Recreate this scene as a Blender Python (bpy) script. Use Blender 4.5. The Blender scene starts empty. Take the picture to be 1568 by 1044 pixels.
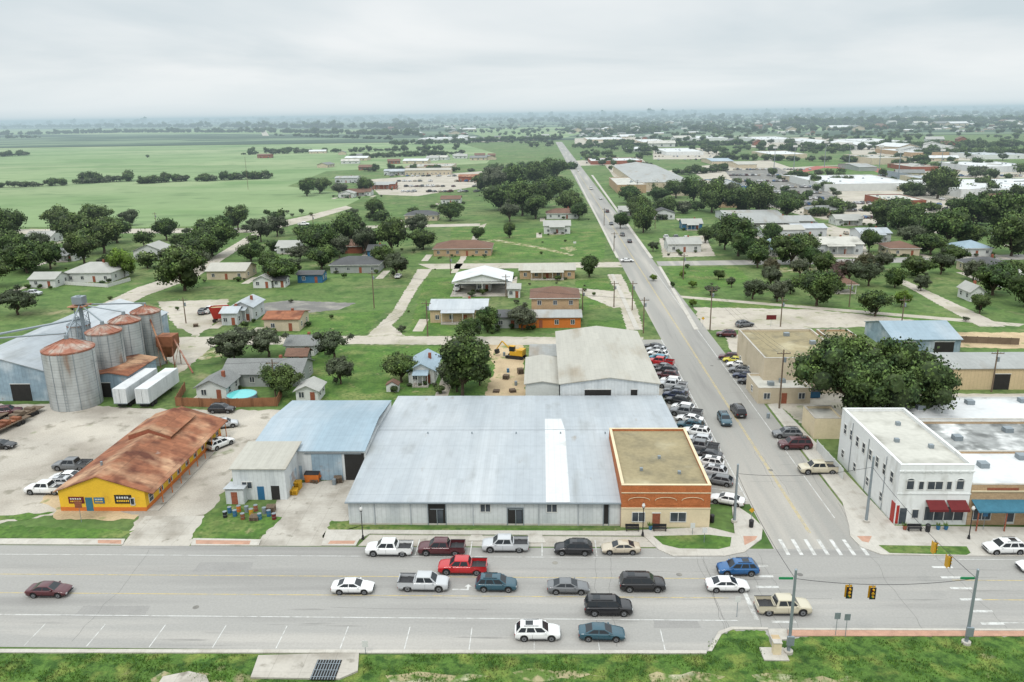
import bpy, math, random
import numpy as np
from mathutils import Matrix, Vector
random.seed(7); rng=np.random.default_rng(7)
sc=bpy.context.scene
F=1220.; CAMH=53.
R=(Matrix.Rotation(math.radians(2.2),3,'Z')@Matrix.Rotation(math.radians(90-15.88),3,'X')@Matrix.Rotation(math.radians(-.87),3,'Z'))
RT=R.transposed(); C=Vector((0,0,CAMH))
def G(u,v,z=0.):   # surveyed ground position (metres) of a point of the reference
    d=R@Vector(((u-784)/F,-(v-522)/F,-1)); t=(z-CAMH)/d.z
    return (d.x*t,d.y*t)
def HG(x,y,v):
    L0=RT@(Vector((x,y,0))-C); D=RT@Vector((0,0,1)); k=(v-522)/F
    return (k*L0.z-L0.y)/(D.y-k*D.z)
K=.72
def S(r,g,b,k=None):
    k=K if k is None else k
    f=lambda c:(c/255/12.92 if c/255<=.04045 else ((c/255+.055)/1.055)**2.4)
    return tuple(min(.9,f(c)*k) for c in (r,g,b))+(1,)
# ---------------------------------------------------------------- materials
def mat(name,col,rough=.85,var=.15,ns=.3,var2=.1,ns2=4.,stripe=None,stain=None,metal=0.,bump=0.,obj=False,attr=None,coat=0.,stretch=None,panel=None,orand=None):
    m=bpy.data.materials.new(name); m.use_nodes=True; nt=m.node_tree; N=nt.nodes; Lk=nt.links.new
    b=N['Principled BSDF']; b.inputs['Roughness'].default_value=rough; b.inputs['Metallic'].default_value=metal
    b.inputs['Specular IOR Level'].default_value=.3
    if coat: b.inputs['Coat Weight'].default_value=coat; b.inputs['Coat Roughness'].default_value=.08
    geo=N.new('ShaderNodeNewGeometry'); pos=geo.outputs['Position']; raw=pos
    if stretch:
        q=N.new('ShaderNodeVectorMath'); q.operation='MULTIPLY'; Lk(pos,q.inputs[0]); q.inputs[1].default_value=stretch; pos=q.outputs[0]
    def noise(s,det=3.,src=None):
        n=N.new('ShaderNodeTexNoise'); n.inputs['Scale'].default_value=s; n.inputs['Detail'].default_value=det
        Lk(src or pos,n.inputs['Vector']); return n.outputs['Fac']
    def math_(op,a,b_=None,c=None):
        n=N.new('ShaderNodeMath'); n.operation=op
        for i,x in enumerate((a,b_,c)):
            if x is None: continue
            if isinstance(x,(int,float)): n.inputs[i].default_value=x
            else: Lk(x,n.inputs[i])
        return n.outputs[0]
    def mixc(f,a,b_,bt='MIX'):
        n=N.new('ShaderNodeMix'); n.data_type='RGBA'; n.blend_type=bt
        for s,x in ((n.inputs[0],f),(n.inputs[6],a),(n.inputs[7],b_)):
            if isinstance(x,(int,float)): s.default_value=x
            elif isinstance(x,tuple): s.default_value=x
            else: Lk(x,s)
        return n.outputs[2]
    def ramp(f,lo,hi):
        n=N.new('ShaderNodeMapRange'); n.inputs[1].default_value=lo; n.inputs[2].default_value=hi; Lk(f,n.inputs[0]); return n.outputs[0]
    c=col
    if obj:
        oi=N.new('ShaderNodeObjectInfo'); c=oi.outputs['Color']
    if orand:
        oi=N.new('ShaderNodeObjectInfo'); c=mixc(oi.outputs['Random'],c,orand)
    if stain:
        for (sc_,ss,lo,hi) in stain: c=mixc(ramp(noise(ss,6.),lo,hi),c,sc_)
    f=math_('ADD',math_('MULTIPLY_ADD',ramp(noise(ns),.3,.7),2*var,1-var),math_('MULTIPLY_ADD',ramp(noise(ns2,5.,raw),.3,.7),2*var2,-var2))
    if stripe or panel:
        tc=N.new('ShaderNodeTexCoord'); sp=N.new('ShaderNodeSeparateXYZ'); Lk(tc.outputs['Object'],sp.inputs[0])
    if stripe:
        for (ax,per,wd,dk) in stripe:
            fr=math_('FRACT',math_('MULTIPLY',sp.outputs[ax],1/per))
            f=math_('MULTIPLY',f,math_('MULTIPLY_ADD',math_('LESS_THAN',fr,wd),-dk,1.))
    if panel:
        cb=N.new('ShaderNodeCombineXYZ')
        for ax in (0,1,2):
            if panel[ax]: Lk(math_('FLOOR',math_('MULTIPLY_ADD',sp.outputs[ax],1/panel[ax],.37)),cb.inputs[ax])
        wn=N.new('ShaderNodeTexWhiteNoise'); wn.noise_dimensions='3D'; Lk(cb.outputs[0],wn.inputs['Vector'])
        f=math_('MULTIPLY',f,math_('MULTIPLY_ADD',wn.outputs['Value'],panel[3],1-panel[3]/2))
    if attr:
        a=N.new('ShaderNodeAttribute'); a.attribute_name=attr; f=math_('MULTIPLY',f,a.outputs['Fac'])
    vm=N.new('ShaderNodeVectorMath'); vm.operation='SCALE'
    if isinstance(c,tuple): vm.inputs[0].default_value=c[:3]
    else: Lk(c,vm.inputs[0])
    Lk(f,vm.inputs['Scale']); Lk(vm.outputs[0],b.inputs['Base Color'])
    if bump:
        bp=N.new('ShaderNodeBump'); bp.inputs['Strength'].default_value=bump; bp.inputs['Distance'].default_value=.1
        Lk(noise(ns2*1.5,6.,raw),bp.inputs['Height']); Lk(bp.outputs[0],b.inputs['Normal'])
    return m
M={}
M['grass']=mat('grass',S(96,123,64),1,.15,.05,.16,1.1,stain=[(S(122,133,84),.03,.45,.7),(S(68,98,46),.2,.48,.66),(S(148,143,106),.09,.6,.75),(S(84,106,60),.7,.5,.7)],bump=.4)
M['lawn']=mat('lawn',S(92,125,55),1,.14,.1,.18,1.8,stain=[(S(66,100,42),.3,.46,.66),(S(126,136,80),.12,.5,.68),(S(147,141,102),.45,.62,.75),(S(74,104,48),1.3,.5,.66)],bump=.5)
M['verge']=mat('verge',S(86,118,50),1,.2,.25,.3,6.,stain=[(S(56,88,34),.9,.46,.6),(S(122,138,66),.4,.52,.66),(S(150,140,108),.22,.64,.73)],bump=.8)
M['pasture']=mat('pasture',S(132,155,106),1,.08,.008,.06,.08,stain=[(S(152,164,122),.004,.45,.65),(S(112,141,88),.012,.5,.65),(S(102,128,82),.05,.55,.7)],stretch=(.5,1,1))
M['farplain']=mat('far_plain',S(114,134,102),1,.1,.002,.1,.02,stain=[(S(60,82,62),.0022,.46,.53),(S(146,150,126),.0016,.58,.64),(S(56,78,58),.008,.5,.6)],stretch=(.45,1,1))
M['asphalt']=mat('asphalt',S(165,163,158),.9,.05,.05,.06,4.,stain=[(S(148,146,142),.35,.5,.7),(S(182,178,171),.22,.54,.68),(S(138,136,132),1.1,.64,.74)],stretch=(.06,1,1))
M['asphalt2']=mat('asphalt_side',S(161,159,153),.9,.06,.3,.06,4.,stain=[(S(142,140,136),.6,.5,.7),(S(180,175,166),.3,.5,.7)],stretch=(1,.05,1))
M['dark_asphalt']=mat('dark_asphalt',S(124,122,118),.9,.12,.1,.1,2.,stain=[(S(154,150,140),.2,.48,.68)])
M['patch_asphalt']=mat('asphalt_repair_patch',S(155,153,149),.9,.06,.5,.08,5.)
M['crackseal']=mat('crack_sealant',S(122,120,117),.8,.1,1.,.1,5.)
M['concrete']=mat('concrete',S(190,184,173),.85,.07,.12,.06,3.,stripe=[(0,3.,.02,.2),(1,3.,.02,.2)],stain=[(S(160,153,141),.25,.48,.68),(S(140,134,122),.8,.6,.74)],panel=(3,3,0,.1))
M['kerb']=mat('kerb_concrete',S(200,195,185),.85,.08,.5,.06,5.,stain=[(S(172,166,155),.5,.5,.7)],stripe=[(0,1.6,.03,.15)],panel=(1.6,0,0,.08))
M['gravel']=mat('gravel',S(188,181,169),1,.08,.1,.12,4.,stain=[(S(162,154,142),.08,.46,.64),(S(204,196,182),.05,.5,.7),(S(144,138,124),.3,.58,.7),(S(116,128,84),.12,.66,.73)],bump=.3)
M['dirt']=mat('dirt',S(198,176,142),1,.12,.15,.12,3.,stain=[(S(174,154,122),.2,.48,.68),(S(126,134,86),.3,.58,.68)],bump=.3)
M['sandy']=mat('sandy_soil',S(168,158,122),1,.16,.4,.2,5.,stain=[(S(92,118,54),.7,.42,.54),(S(204,194,170),.35,.54,.68)],bump=.5)
M['palegravel']=mat('pale_gravel',S(194,186,172),1,.08,.05,.08,2.,stain=[(S(168,162,142),.09,.5,.68),(S(130,138,98),.3,.6,.72),(S(178,170,158),.4,.5,.7)])
M['brickpave']=mat('brick_paving',S(190,150,128),.9,.1,1.,.1,8.,panel=(.8,.8,0,.15))
M['wline']=mat('white_road_paint',S(214,214,210),.7,.1,.8,.15,6.,stain=[(S(176,174,168),1.2,.46,.66)])
M['yline']=mat('yellow_road_paint',S(204,182,118),.7,.1,.8,.15,6.,stain=[(S(172,165,145),1.2,.42,.66)])
M['metalroof']=mat('galvanised_roof',S(176,183,188),.5,.05,.05,.04,1.,stripe=[(0,.9,.1,.07),(1,7.5,.02,.14)],stain=[(S(190,195,198),.1,.45,.65),(S(156,160,160),.35,.56,.78),(S(152,144,132),.5,.68,.78)],panel=(.9,7.5,0,.1),stretch=(1,.3,1))
M['whiteroofnew']=mat('new_white_sheet',S(218,220,220),.5,.03,.2,.04,2.,stripe=[(0,.9,.1,.08)],stain=[(S(200,202,200),.4,.55,.75)])
M['metalwall']=mat('ribbed_metal_wall',S(218,222,222),.6,.05,.15,.06,2.,stripe=[(0,.6,.16,.12),(1,.6,.16,.12)],stain=[(S(188,194,196),.4,.52,.72),(S(150,140,125),.5,.7,.8)],panel=(1.8,1.8,0,.08),stretch=(1,1,.2))
M['blueroof']=mat('blue_metal_roof',S(152,172,184),.5,.07,.06,.05,1.,stripe=[(0,.9,.1,.08),(1,6.,.02,.1)],stain=[(S(174,186,194),.1,.5,.7)],panel=(.9,6,0,.08),stretch=(1,.3,1))
M['tanroof']=mat('tan_metal_roof',S(184,181,170),.6,.07,.08,.05,1.5,stripe=[(0,.9,.1,.08)],stain=[(S(160,150,132),.2,.55,.75)],panel=(.9,5,0,.08),stretch=(1,.3,1))
M['greymetal']=mat('grey_metal_roof',S(166,168,165),.6,.08,.08,.06,1.5,stripe=[(0,.9,.1,.08)],stain=[(S(150,140,125),.2,.55,.75)],panel=(.9,5,0,.1),stretch=(1,.3,1))
M['rust']=mat('rusty_metal_roof',S(152,98,70),.8,.16,.12,.15,1.5,stripe=[(1,.8,.12,.15),(0,5.5,.02,.2)],stain=[(S(188,150,118),.14,.46,.6),(S(108,62,44),.3,.5,.66),(S(180,170,160),.2,.66,.72)],panel=(2.7,.8,0,.28))
M['flatroof']=mat('tar_gravel_roof',S(160,148,116),.95,.12,.15,.1,2.,stain=[(S(126,118,96),.3,.48,.68),(S(182,172,142),.15,.56,.72)])
M['paleroof']=mat('pale_membrane_roof',S(202,200,190),.8,.06,.12,.06,1.5,stain=[(S(162,160,150),.25,.5,.72)],panel=(3,0,0,.05))
M['whiteroof']=mat('white_membrane_roof',S(220,222,222),.7,.05,.1,.05,1.5,stain=[(S(182,184,184),.15,.52,.75)],panel=(3,0,0,.05))
M['oldroof']=mat('old_patched_roof',S(166,168,166),.9,.15,.1,.2,.8,stain=[(S(212,213,211),.2,.5,.6),(S(120,122,120),.3,.5,.65)])
M['brick']=mat('orange_brick',S(186,112,68),.9,.1,.4,.14,5.,stripe=[(2,.3,.12,.12)],panel=(.5,.5,.15,.18))
M['redbrick']=mat('red_brick',S(154,92,70),.9,.12,.4,.14,5.,stripe=[(2,.3,.12,.12)],panel=(.5,.5,.15,.18))
M['tanbrick']=mat('tan_brick',S(188,160,126),.9,.1,.4,.12,5.,stripe=[(2,.3,.12,.1)],panel=(.5,.5,.15,.14))
M['cream']=mat('cream_paint',S(228,212,178),.8,.06,.4,.05,4.,stain=[(S(196,178,146),.5,.6,.8)])
M['tanwall']=mat('tan_metal_wall',S(214,192,154),.7,.08,.3,.06,3.,stripe=[(0,.7,.14,.12),(1,.7,.14,.12)])
M['white']=mat('white_stucco',S(238,240,238),.8,.05,.3,.04,3.,stain=[(S(194,194,188),.6,.55,.78)],stretch=(1,1,.3))
M['siding']=mat('white_siding',S(220,222,218),.8,.05,.4,.04,3.,stripe=[(2,.25,.14,.12)])
M['bluewall']=mat('blue_metal_wall',S(148,170,184),.7,.14,.2,.1,1.5,stripe=[(0,.7,.14,.15),(1,.7,.14,.15)],stain=[(S(184,196,204),.2,.48,.65),(S(146,116,96),.4,.62,.75)],panel=(2.1,2.1,3,.25))
M['yellow']=mat('yellow_paint',S(244,196,58),.8,.05,.5,.05,4.,stain=[(S(222,174,62),.8,.55,.75)])
M['orange']=mat('orange_paint',S(216,124,56),.8,.05,.5,.05,4.)
M['greywall']=mat('grey_siding',S(164,168,164),.8,.08,.4,.05,3.)
M['beige']=mat('beige_wall',S(212,198,172),.8,.07,.4,.05,3.,stain=[(S(184,168,140),.5,.58,.78)])
M['rbrown']=mat('brown_shingles',S(124,96,82),.95,.12,.3,.15,4.,stripe=[(1,.5,.15,.1)])
M['rgrey']=mat('grey_shingles',S(134,136,134),.95,.1,.3,.15,4.,stripe=[(1,.5,.15,.1)])
M['rdark']=mat('dark_shingles',S(94,95,96),.95,.12,.3,.15,4.,stripe=[(1,.5,.15,.1)])
M['rlight']=mat('light_shingles',S(178,178,172),.95,.08,.3,.1,4.,stripe=[(1,.5,.15,.08)])
M['glass']=mat('window_glass',(.05,.06,.07,1),.1,.3,.5,.0,1.)
M['dark']=mat('dark_interior',(.022,.021,.02,1),.9,.1,1.,.1,4.)  # near-black sheets painted as the unlit depth of openings
M['trim']=mat('white_trim',S(220,220,215),.6,.04,1.,.04,4.)
M['maroon']=mat('maroon_canvas',S(112,42,44),.9,.1,1.,.05,4.)
M['teal']=mat('teal_canvas',S(66,118,138),.9,.1,1.,.05,4.)
M['red']=mat('red_paint',S(176,56,48),.5,.06,1.,.05,4.)
M['bluep']=mat('blue_paint',S(56,110,148),.5,.06,1.,.05,4.)
M['ypaint']=mat('machine_yellow',S(214,164,48),.5,.1,1.,.05,4.)
M['galv']=mat('galvanised_steel',S(150,160,166),.45,.06,.6,.06,4.,metal=.3)
M['silo']=mat('corrugated_silo_steel',S(188,192,191),.5,.1,.3,.08,1.,stripe=[(2,.55,.3,.1),(2,1.65,.05,.2)],stain=[(S(156,154,148),.5,.5,.7),(S(152,116,92),.5,.62,.76)],metal=.08,stretch=(1,1,.15),panel=(2.5,2.5,1.65,.12))
M['silorust']=mat('rusty_silo_roof',S(160,108,88),.8,.15,.3,.12,2.,stain=[(S(180,166,154),.35,.48,.62),(S(130,76,56),.6,.55,.7)])
M['wood']=mat('weathered_wood',S(122,106,90),.9,.12,.6,.1,6.)
M['fence']=mat('brown_fence',S(150,104,74),.9,.14,.6,.1,6.,stripe=[(0,.3,.12,.3),(1,.3,.12,.3)])
M['black']=mat('black_metal',(.02,.02,.022,1),.5,.05,1.,.05,4.)
M['pool']=mat('pool_water',S(110,205,205),.05,.04,1.,.04,4.)
M['track']=mat('red_running_track',S(170,98,86),.9,.06,.05,.05,1.)
LF=dict(attr='tint_shade',rough=.8)
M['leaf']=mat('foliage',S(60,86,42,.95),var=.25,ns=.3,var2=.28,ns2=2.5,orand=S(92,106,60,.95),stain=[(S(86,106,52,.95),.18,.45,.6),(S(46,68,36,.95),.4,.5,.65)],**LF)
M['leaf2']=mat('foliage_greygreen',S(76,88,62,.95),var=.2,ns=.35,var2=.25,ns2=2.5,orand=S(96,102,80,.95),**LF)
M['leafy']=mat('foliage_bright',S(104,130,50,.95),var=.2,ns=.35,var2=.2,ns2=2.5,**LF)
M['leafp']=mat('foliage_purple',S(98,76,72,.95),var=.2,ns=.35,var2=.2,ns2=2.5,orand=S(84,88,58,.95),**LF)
M['tuft']=mat('grass_blades',S(84,116,44,.92),.9,.3,.5,.2,3.,stain=[(S(134,140,84),.4,.5,.7)])
M['bark']=mat('bark',S(92,80,68),.95,.15,1.,.2,6.)
M['paint']=mat('car_paint',(1,1,1,1),.28,.0,1.,.0,1.,obj=True,coat=.6)
M['cglass']=mat('car_glass',(.02,.024,.028,1),.06,.0,1.,.0,1.)
M['tire']=mat('tire_rubber',(.022,.022,.022,1),.9,.1,2.,.0,1.)
M['rim']=mat('wheel_alloy',S(140,142,145),.35,.0,1.,.0,1.,metal=.5)
M['lamp']=mat('headlamp_lens',S(200,203,203),.15,.0,1.,.0,1.)
M['tail']=mat('tail_lamp',S(150,22,20),.2,.0,1.,.0,1.)
M['trimdk']=mat('car_black_plastic',(.03,.03,.032,1),.6,.0,1.,.0,1.)
M['plate']=mat('sign_white',S(225,225,222),.6,.0,1.,.0,1.)
M['green']=mat('lens_green',(.02,.2,.08,1),.3,.0,1.,.0,1.)
M['amber']=mat('lens_amber',(.5,.25,.02,1),.3,.0,1.,.0,1.)
# ---------------------------------------------------------------- builder
def mesh_obj(name,verts,faces,mats,midx=None,smooth=False,parent=None):
    me=bpy.data.meshes.new(name); me.from_pydata([tuple(v) for v in verts],[],faces)
    for m in (mats if isinstance(mats,(list,tuple)) else [mats]): me.materials.append(m)
    if midx is not None: me.polygons.foreach_set('material_index',midx)
    if smooth: me.polygons.foreach_set('use_smooth',[True]*len(me.polygons))
    me.update(); o=bpy.data.objects.new(name,me); sc.collection.objects.link(o)
    if parent: o.parent=parent
    return o
class B:
    def __init__(s,name,loc=(0,0,0),rot=0): s.name=name; s.P={}; s.loc=loc; s.rot=rot
    def p(s,pn,m):
        return s.P.setdefault(pn,([],[],M[m] if isinstance(m,str) else m))
    def poly(s,pn,m,pts):
        v,f,_=s.p(pn,m); n=len(v); v.extend(pts); f.append(tuple(range(n,n+len(pts))))
    def mesh(s,pn,m,vs,fs):
        v,f,_=s.p(pn,m); n=len(v); v.extend(vs); f.extend([tuple(i+n for i in q) for q in fs])
    def box(s,pn,m,x0,x1,y0,y1,z0,z1):
        vs=[(x0,y0,z0),(x1,y0,z0),(x1,y1,z0),(x0,y1,z0),(x0,y0,z1),(x1,y0,z1),(x1,y1,z1),(x0,y1,z1)]
        s.mesh(pn,m,vs,[(3,2,1,0),(4,5,6,7),(0,1,5,4),(1,2,6,5),(2,3,7,6),(3,0,4,7)])
    def tube(s,pn,m,a,b,r0,r1=None,n=8):
        r1=r0 if r1 is None else r1; a=Vector(a); b=Vector(b); d=(b-a).normalized()
        t=d.orthogonal().normalized(); w=d.cross(t); vs=[]
        for (c,r) in ((a,r0),(b,r1)):
            for i in range(n):
                th=2*math.pi*i/n; vs.append(tuple(c+t*r*math.cos(th)+w*r*math.sin(th)))
        s.mesh(pn,m,vs,[(i,(i+1)%n,n+(i+1)%n,n+i) for i in range(n)]+[tuple(range(n-1,-1,-1)),tuple(range(n,2*n))])
    def slab(s,pn,m,pts,t=.15):
        lo=[(p[0],p[1],p[2]-t) for p in pts]; n=len(pts)
        s.mesh(pn,m,list(pts)+lo,[tuple(range(n)),tuple(range(2*n-1,n-1,-1))]+[(i,i+n,(i+1)%n+n,(i+1)%n) for i in range(n)])
    def gable(s,m,wm,x0,x1,y0,y1,z,rise,ax='x',oh=.5,pn='roof'):
        if ax=='x':
            ym=(y0+y1)/2; k=rise/(ym-y0)
            s.slab(pn,m,[(x0-oh,y0-oh,z-k*oh+.16),(x1+oh,y0-oh,z-k*oh+.16),(x1+oh,ym,z+rise+.16),(x0-oh,ym,z+rise+.16)])
            s.slab(pn,m,[(x0-oh,ym,z+rise+.16),(x1+oh,ym,z+rise+.16),(x1+oh,y1+oh,z-k*oh+.16),(x0-oh,y1+oh,z-k*oh+.16)])
            for x in (x0+.01,x1-.01): s.poly('walls',wm,[(x,y0,z),(x,y1,z),(x,ym,z+rise)])
        else:
            xm=(x0+x1)/2; k=rise/(xm-x0)
            s.slab(pn,m,[(x0-oh,y0-oh,z-k*oh+.16),(xm,y0-oh,z+rise+.16),(xm,y1+oh,z+rise+.16),(x0-oh,y1+oh,z-k*oh+.16)])
            s.slab(pn,m,[(xm,y0-oh,z+rise+.16),(x1+oh,y0-oh,z-k*oh+.16),(x1+oh,y1+oh,z-k*oh+.16),(xm,y1+oh,z+rise+.16)])
            for y in (y0+.01,y1-.01): s.poly('walls',wm,[(x0,y,z),(x1,y,z),(xm,y,z+rise)])
    def hip(s,m,x0,x1,y0,y1,z,rise,oh=.5,pn='roof'):
        x0-=oh;x1+=oh;y0-=oh;y1+=oh; w=x1-x0;d=y1-y0
        if w>=d: r=[(x0+d/2,(y0+y1)/2,z+rise),(x1-d/2,(y0+y1)/2,z+rise)]
        else: r=[((x0+x1)/2,y0+w/2,z+rise),((x0+x1)/2,y1-w/2,z+rise)]
        v=[(x0,y0,z),(x1,y0,z),(x1,y1,z),(x0,y1,z)]+r
        f=[(0,1,5,4),(1,2,5),(2,3,4,5),(3,0,4),(3,2,1,0)] if w>=d else [(0,1,4),(1,2,5,4),(2,3,5),(3,0,4,5),(3,2,1,0)]
        s.mesh(pn,m,v,f)
        s.box('fascia','trim',x0,x1,y0,y1,z-.2,z-.004)
    def winF(s,x,z,w,h,y,fr='trim',dirn=-1,gl='glass',mull=True,pn=''):
        e=.02*dirn; o=.09*dirn; t=.08
        ya,yb=sorted((y,y+e)); s.box('window_glass'+pn,gl,x-w/2,x+w/2,ya,yb,z,z+h)
        ya,yb=sorted((y,y+o))
        s.box('window_frames'+pn,fr,x-w/2-t,x+w/2+t,ya,yb,z-t,z); s.box('window_frames'+pn,fr,x-w/2-t,x+w/2+t,ya,yb,z+h,z+h+t)
        for xx in [x-w/2-t,x+w/2]+([x-t/2] if mull and w>.9 else []): s.box('window_frames'+pn,fr,xx,xx+t,ya,yb,z,z+h)
    def winS(s,y,z,w,h,x,fr='trim',dirn=-1,gl='glass'):
        e=.02*dirn; o=.09*dirn; t=.08
        a,b=sorted((x,x+e)); s.box('window_glass',gl,a,b,y-w/2,y+w/2,z,z+h)
        a,b=sorted((x,x+o))
        s.box('window_frames',fr,a,b,y-w/2-t,y+w/2+t,z-t,z); s.box('window_frames',fr,a,b,y-w/2-t,y+w/2+t,z+h,z+h+t)
        for yy in (y-w/2-t,y+w/2): s.box('window_frames',fr,a,b,yy,yy+t,z,z+h)
        s.box('window_frames',fr,a,b,y-w/2,y+w/2,z+h/2-.03,z+h/2+.03)
    def parapet(s,m,x0,x1,y0,y1,z,h,t=.3,cap='kerb'):
        for (a,b,c,d) in ((x0,x1,y0,y0+t),(x0,x1,y1-t,y1),(x0,x0+t,y0+t,y1-t),(x1-t,x1,y0+t,y1-t)):
            s.box('parapet',m,a,b,c,d,z,z+h); s.box('coping',cap,a-.02,b+.02,c-.02,d+.02,z+h,z+h+.07)
    def done(s,single=False):
        if single or len(s.P)==1:
            vs=[];fs=[];mi=[];ms=[]
            for (v,f,m) in s.P.values():
                if m not in ms: ms.append(m)
                n=len(vs); vs+=v; fs+=[tuple(i+n for i in q) for q in f]; mi+=[ms.index(m)]*len(f)
            o=mesh_obj(s.name,vs,fs,ms,mi)
        else:
            o=bpy.data.objects.new(s.name,None); sc.collection.objects.link(o); o.empty_display_size=1
            for pn,(v,f,m) in s.P.items(): mesh_obj(pn,v,f,m,parent=o)
        o.location=s.loc; o.rotation_euler=(0,0,math.radians(s.rot)); return o
def flat(name,m,px,z,kerb=0.,jit=0.,world=False):
    pts=[Vector(p if world else G(*p)) for p in px]
    if jit:
        out=[]
        for i,p in enumerate(pts):
            q=pts[(i+1)%len(pts)]; L=(q-p).length; n=max(1,min(60,int(L/(jit*2.2)))); nn=Vector((-(q-p).y,(q-p).x)).normalized()
            for k in range(n): out.append(p.lerp(q,k/n)+nn*random.uniform(-jit,jit)*(1 if k else .4))
        pts=out
    n=len(pts); v=[(p.x,p.y,z) for p in pts]; f=[tuple(range(n))]
    if kerb:
        v+=[(p.x,p.y,z-kerb) for p in pts]; f+=[(i,(i+1)%n,(i+1)%n+n,i+n) for i in range(n)]
    return mesh_obj(name,v,f,M[m])
def rect(name,m,x0,x1,y0,y1,z,kerb=0.):
    return flat(name,m,[(x0,y0),(x1,y0),(x1,y1),(x0,y1)],z,kerb,0,True)
# ---------------------------------------------------------------- ground
g=np.sign(np.linspace(-1,1,61))*np.abs(np.linspace(-1,1,61))**4*45000
gx,gy=np.meshgrid(g,g); 
gv=np.stack([gx.ravel(),gy.ravel()+200,np.zeros(gx.size)],1)
gf=[(j*61+i,j*61+i+1,(j+1)*61+i+1,(j+1)*61+i) for j in range(60) for i in range(60)]
mesh_obj('ground',gv.tolist(),gf,M['grass'])
g2=np.linspace(0,1,30)**3*42000+1700; g3=np.sign(np.linspace(-1,1,31))*np.abs(np.linspace(-1,1,31))**3*44000
gx,gy=np.meshgrid(g3,g2); gv=np.stack([gx.ravel(),gy.ravel(),np.full(gx.size,.6)],1)
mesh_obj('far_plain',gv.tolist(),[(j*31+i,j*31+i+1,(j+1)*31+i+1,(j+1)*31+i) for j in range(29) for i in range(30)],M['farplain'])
yb=G(540,996)[1]; yt=G(250,836)[1]
xl=G(1163,800)[0]; xr=G(1310,800)[0]; xp=G(1099,800)[0]
RZ=.03
rect('main_highway','asphalt',-420,420,yb,yt,RZ)
y525=G(1000,520)[1]
rect('side_street','asphalt2',xl,xr,yt,1600,RZ)
rect('angle_parking_bay','asphalt2',xp,xl,G(1120,772)[1],y525,RZ)
flat('kerbside_parking_bay','concrete',[(548,836),(566,819),(985,822),(1012,838)],RZ)
PZ=.012
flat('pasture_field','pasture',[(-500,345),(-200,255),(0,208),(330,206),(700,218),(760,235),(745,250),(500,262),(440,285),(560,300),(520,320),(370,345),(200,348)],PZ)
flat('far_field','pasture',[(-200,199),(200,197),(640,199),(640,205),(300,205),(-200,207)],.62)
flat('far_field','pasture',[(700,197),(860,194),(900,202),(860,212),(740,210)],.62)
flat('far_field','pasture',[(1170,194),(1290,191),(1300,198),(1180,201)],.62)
flat('gravel_lot','gravel',[(-300,800),(-260,622),(90,618),(270,627),(432,628),(424,642),(352,735),(330,772),(292,818),(285,836),(188,836),(214,790),(90,786),(0,802)],.02,0,.4)
flat('lawn_patch','lawn',[(84,783),(40,796),(-300,806),(-300,798),(0,790)],.024,0,.4)
flat('dirt_patch','dirt',[(86,782),(60,770),(90,735),(110,740),(96,760),(212,788),(205,796),(86,796)],.022,0,.4)
flat('concrete_driveway','concrete',[(222,790),(318,790),(290,836),(186,836)],.026)
flat('concrete_yard','concrete',[(430,742),(570,730),(532,800),(492,836),(392,836),(415,800)],.026)
flat('lawn_patch','lawn',[(312,788),(350,770),(405,790),(432,792),(396,825),(294,825)],.0285,0,.3)
flat('grass_verge','lawn',[(-300,799),(0,805),(206,812),(186,824),(-300,822)],.0285,0,.3)
flat('grass_verge','lawn',[(508,797),(700,808),(944,809),(944,814),(500,812),(494,824)],.0285,0,.2)
SW=.13
flat('sidewalk','kerb',[(-300,825),(-300,832),(188,835),(192,826)],SW,.13)
flat('brick_paving_strip','brickpave',[(150,828),(150,833),(186,834),(186,828)],SW+.004)
flat('sidewalk','kerb',[(296,825),(400,827),(396,836),(292,836)],SW,.13)
flat('brick_paving_strip','brickpave',[(300,828),(384,829),(382,835),(300,834)],SW+.004)
flat('sidewalk','kerb',[(500,812),(944,814),(1085,808),(1125,818),(1120,770),(1150,790),(1168,808),(1166,826),(1140,846),(1110,852),(1030,852),(1008,842),(985,821),(566,818),(550,827),(545,836),(492,836)],SW,.13)
flat('brick_paving_strip','brickpave',[(506,829),(545,829),(542,834),(502,834)],SW+.004)
flat('brick_paving_strip','brickpave',[(1138,822),(1160,822),(1156,828),(1140,836)],SW+.004)
flat('grass_island','lawn',[(1000,822),(1085,820),(1120,824),(1118,838),(1100,842),(1040,841),(1015,835)],SW+.02)
flat('parking_peninsula','kerb',[(722,820),(738,820),(744,829),(716,829)],SW+.01,.14)
flat('parking_peninsula','kerb',[(808,820),(830,820),(836,832),(806,832)],SW+.01,.14)
flat('sidewalk','kerb',[(1300,806),(1290,770),(1240,705),(1175,620),(1190,618),(1290,720),(1370,806),(1900,812),(1900,852),(1490,852),(1350,850),(1318,838),(1302,822)],SW,.13)
flat('brick_paving_strip','brickpave',[(1312,822),(1335,822),(1330,832),(1320,830)],SW+.004)
flat('grass_island','lawn',[(1345,836),(1480,838),(1486,848),(1480,851),(1362,848)],SW+.02)
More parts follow.
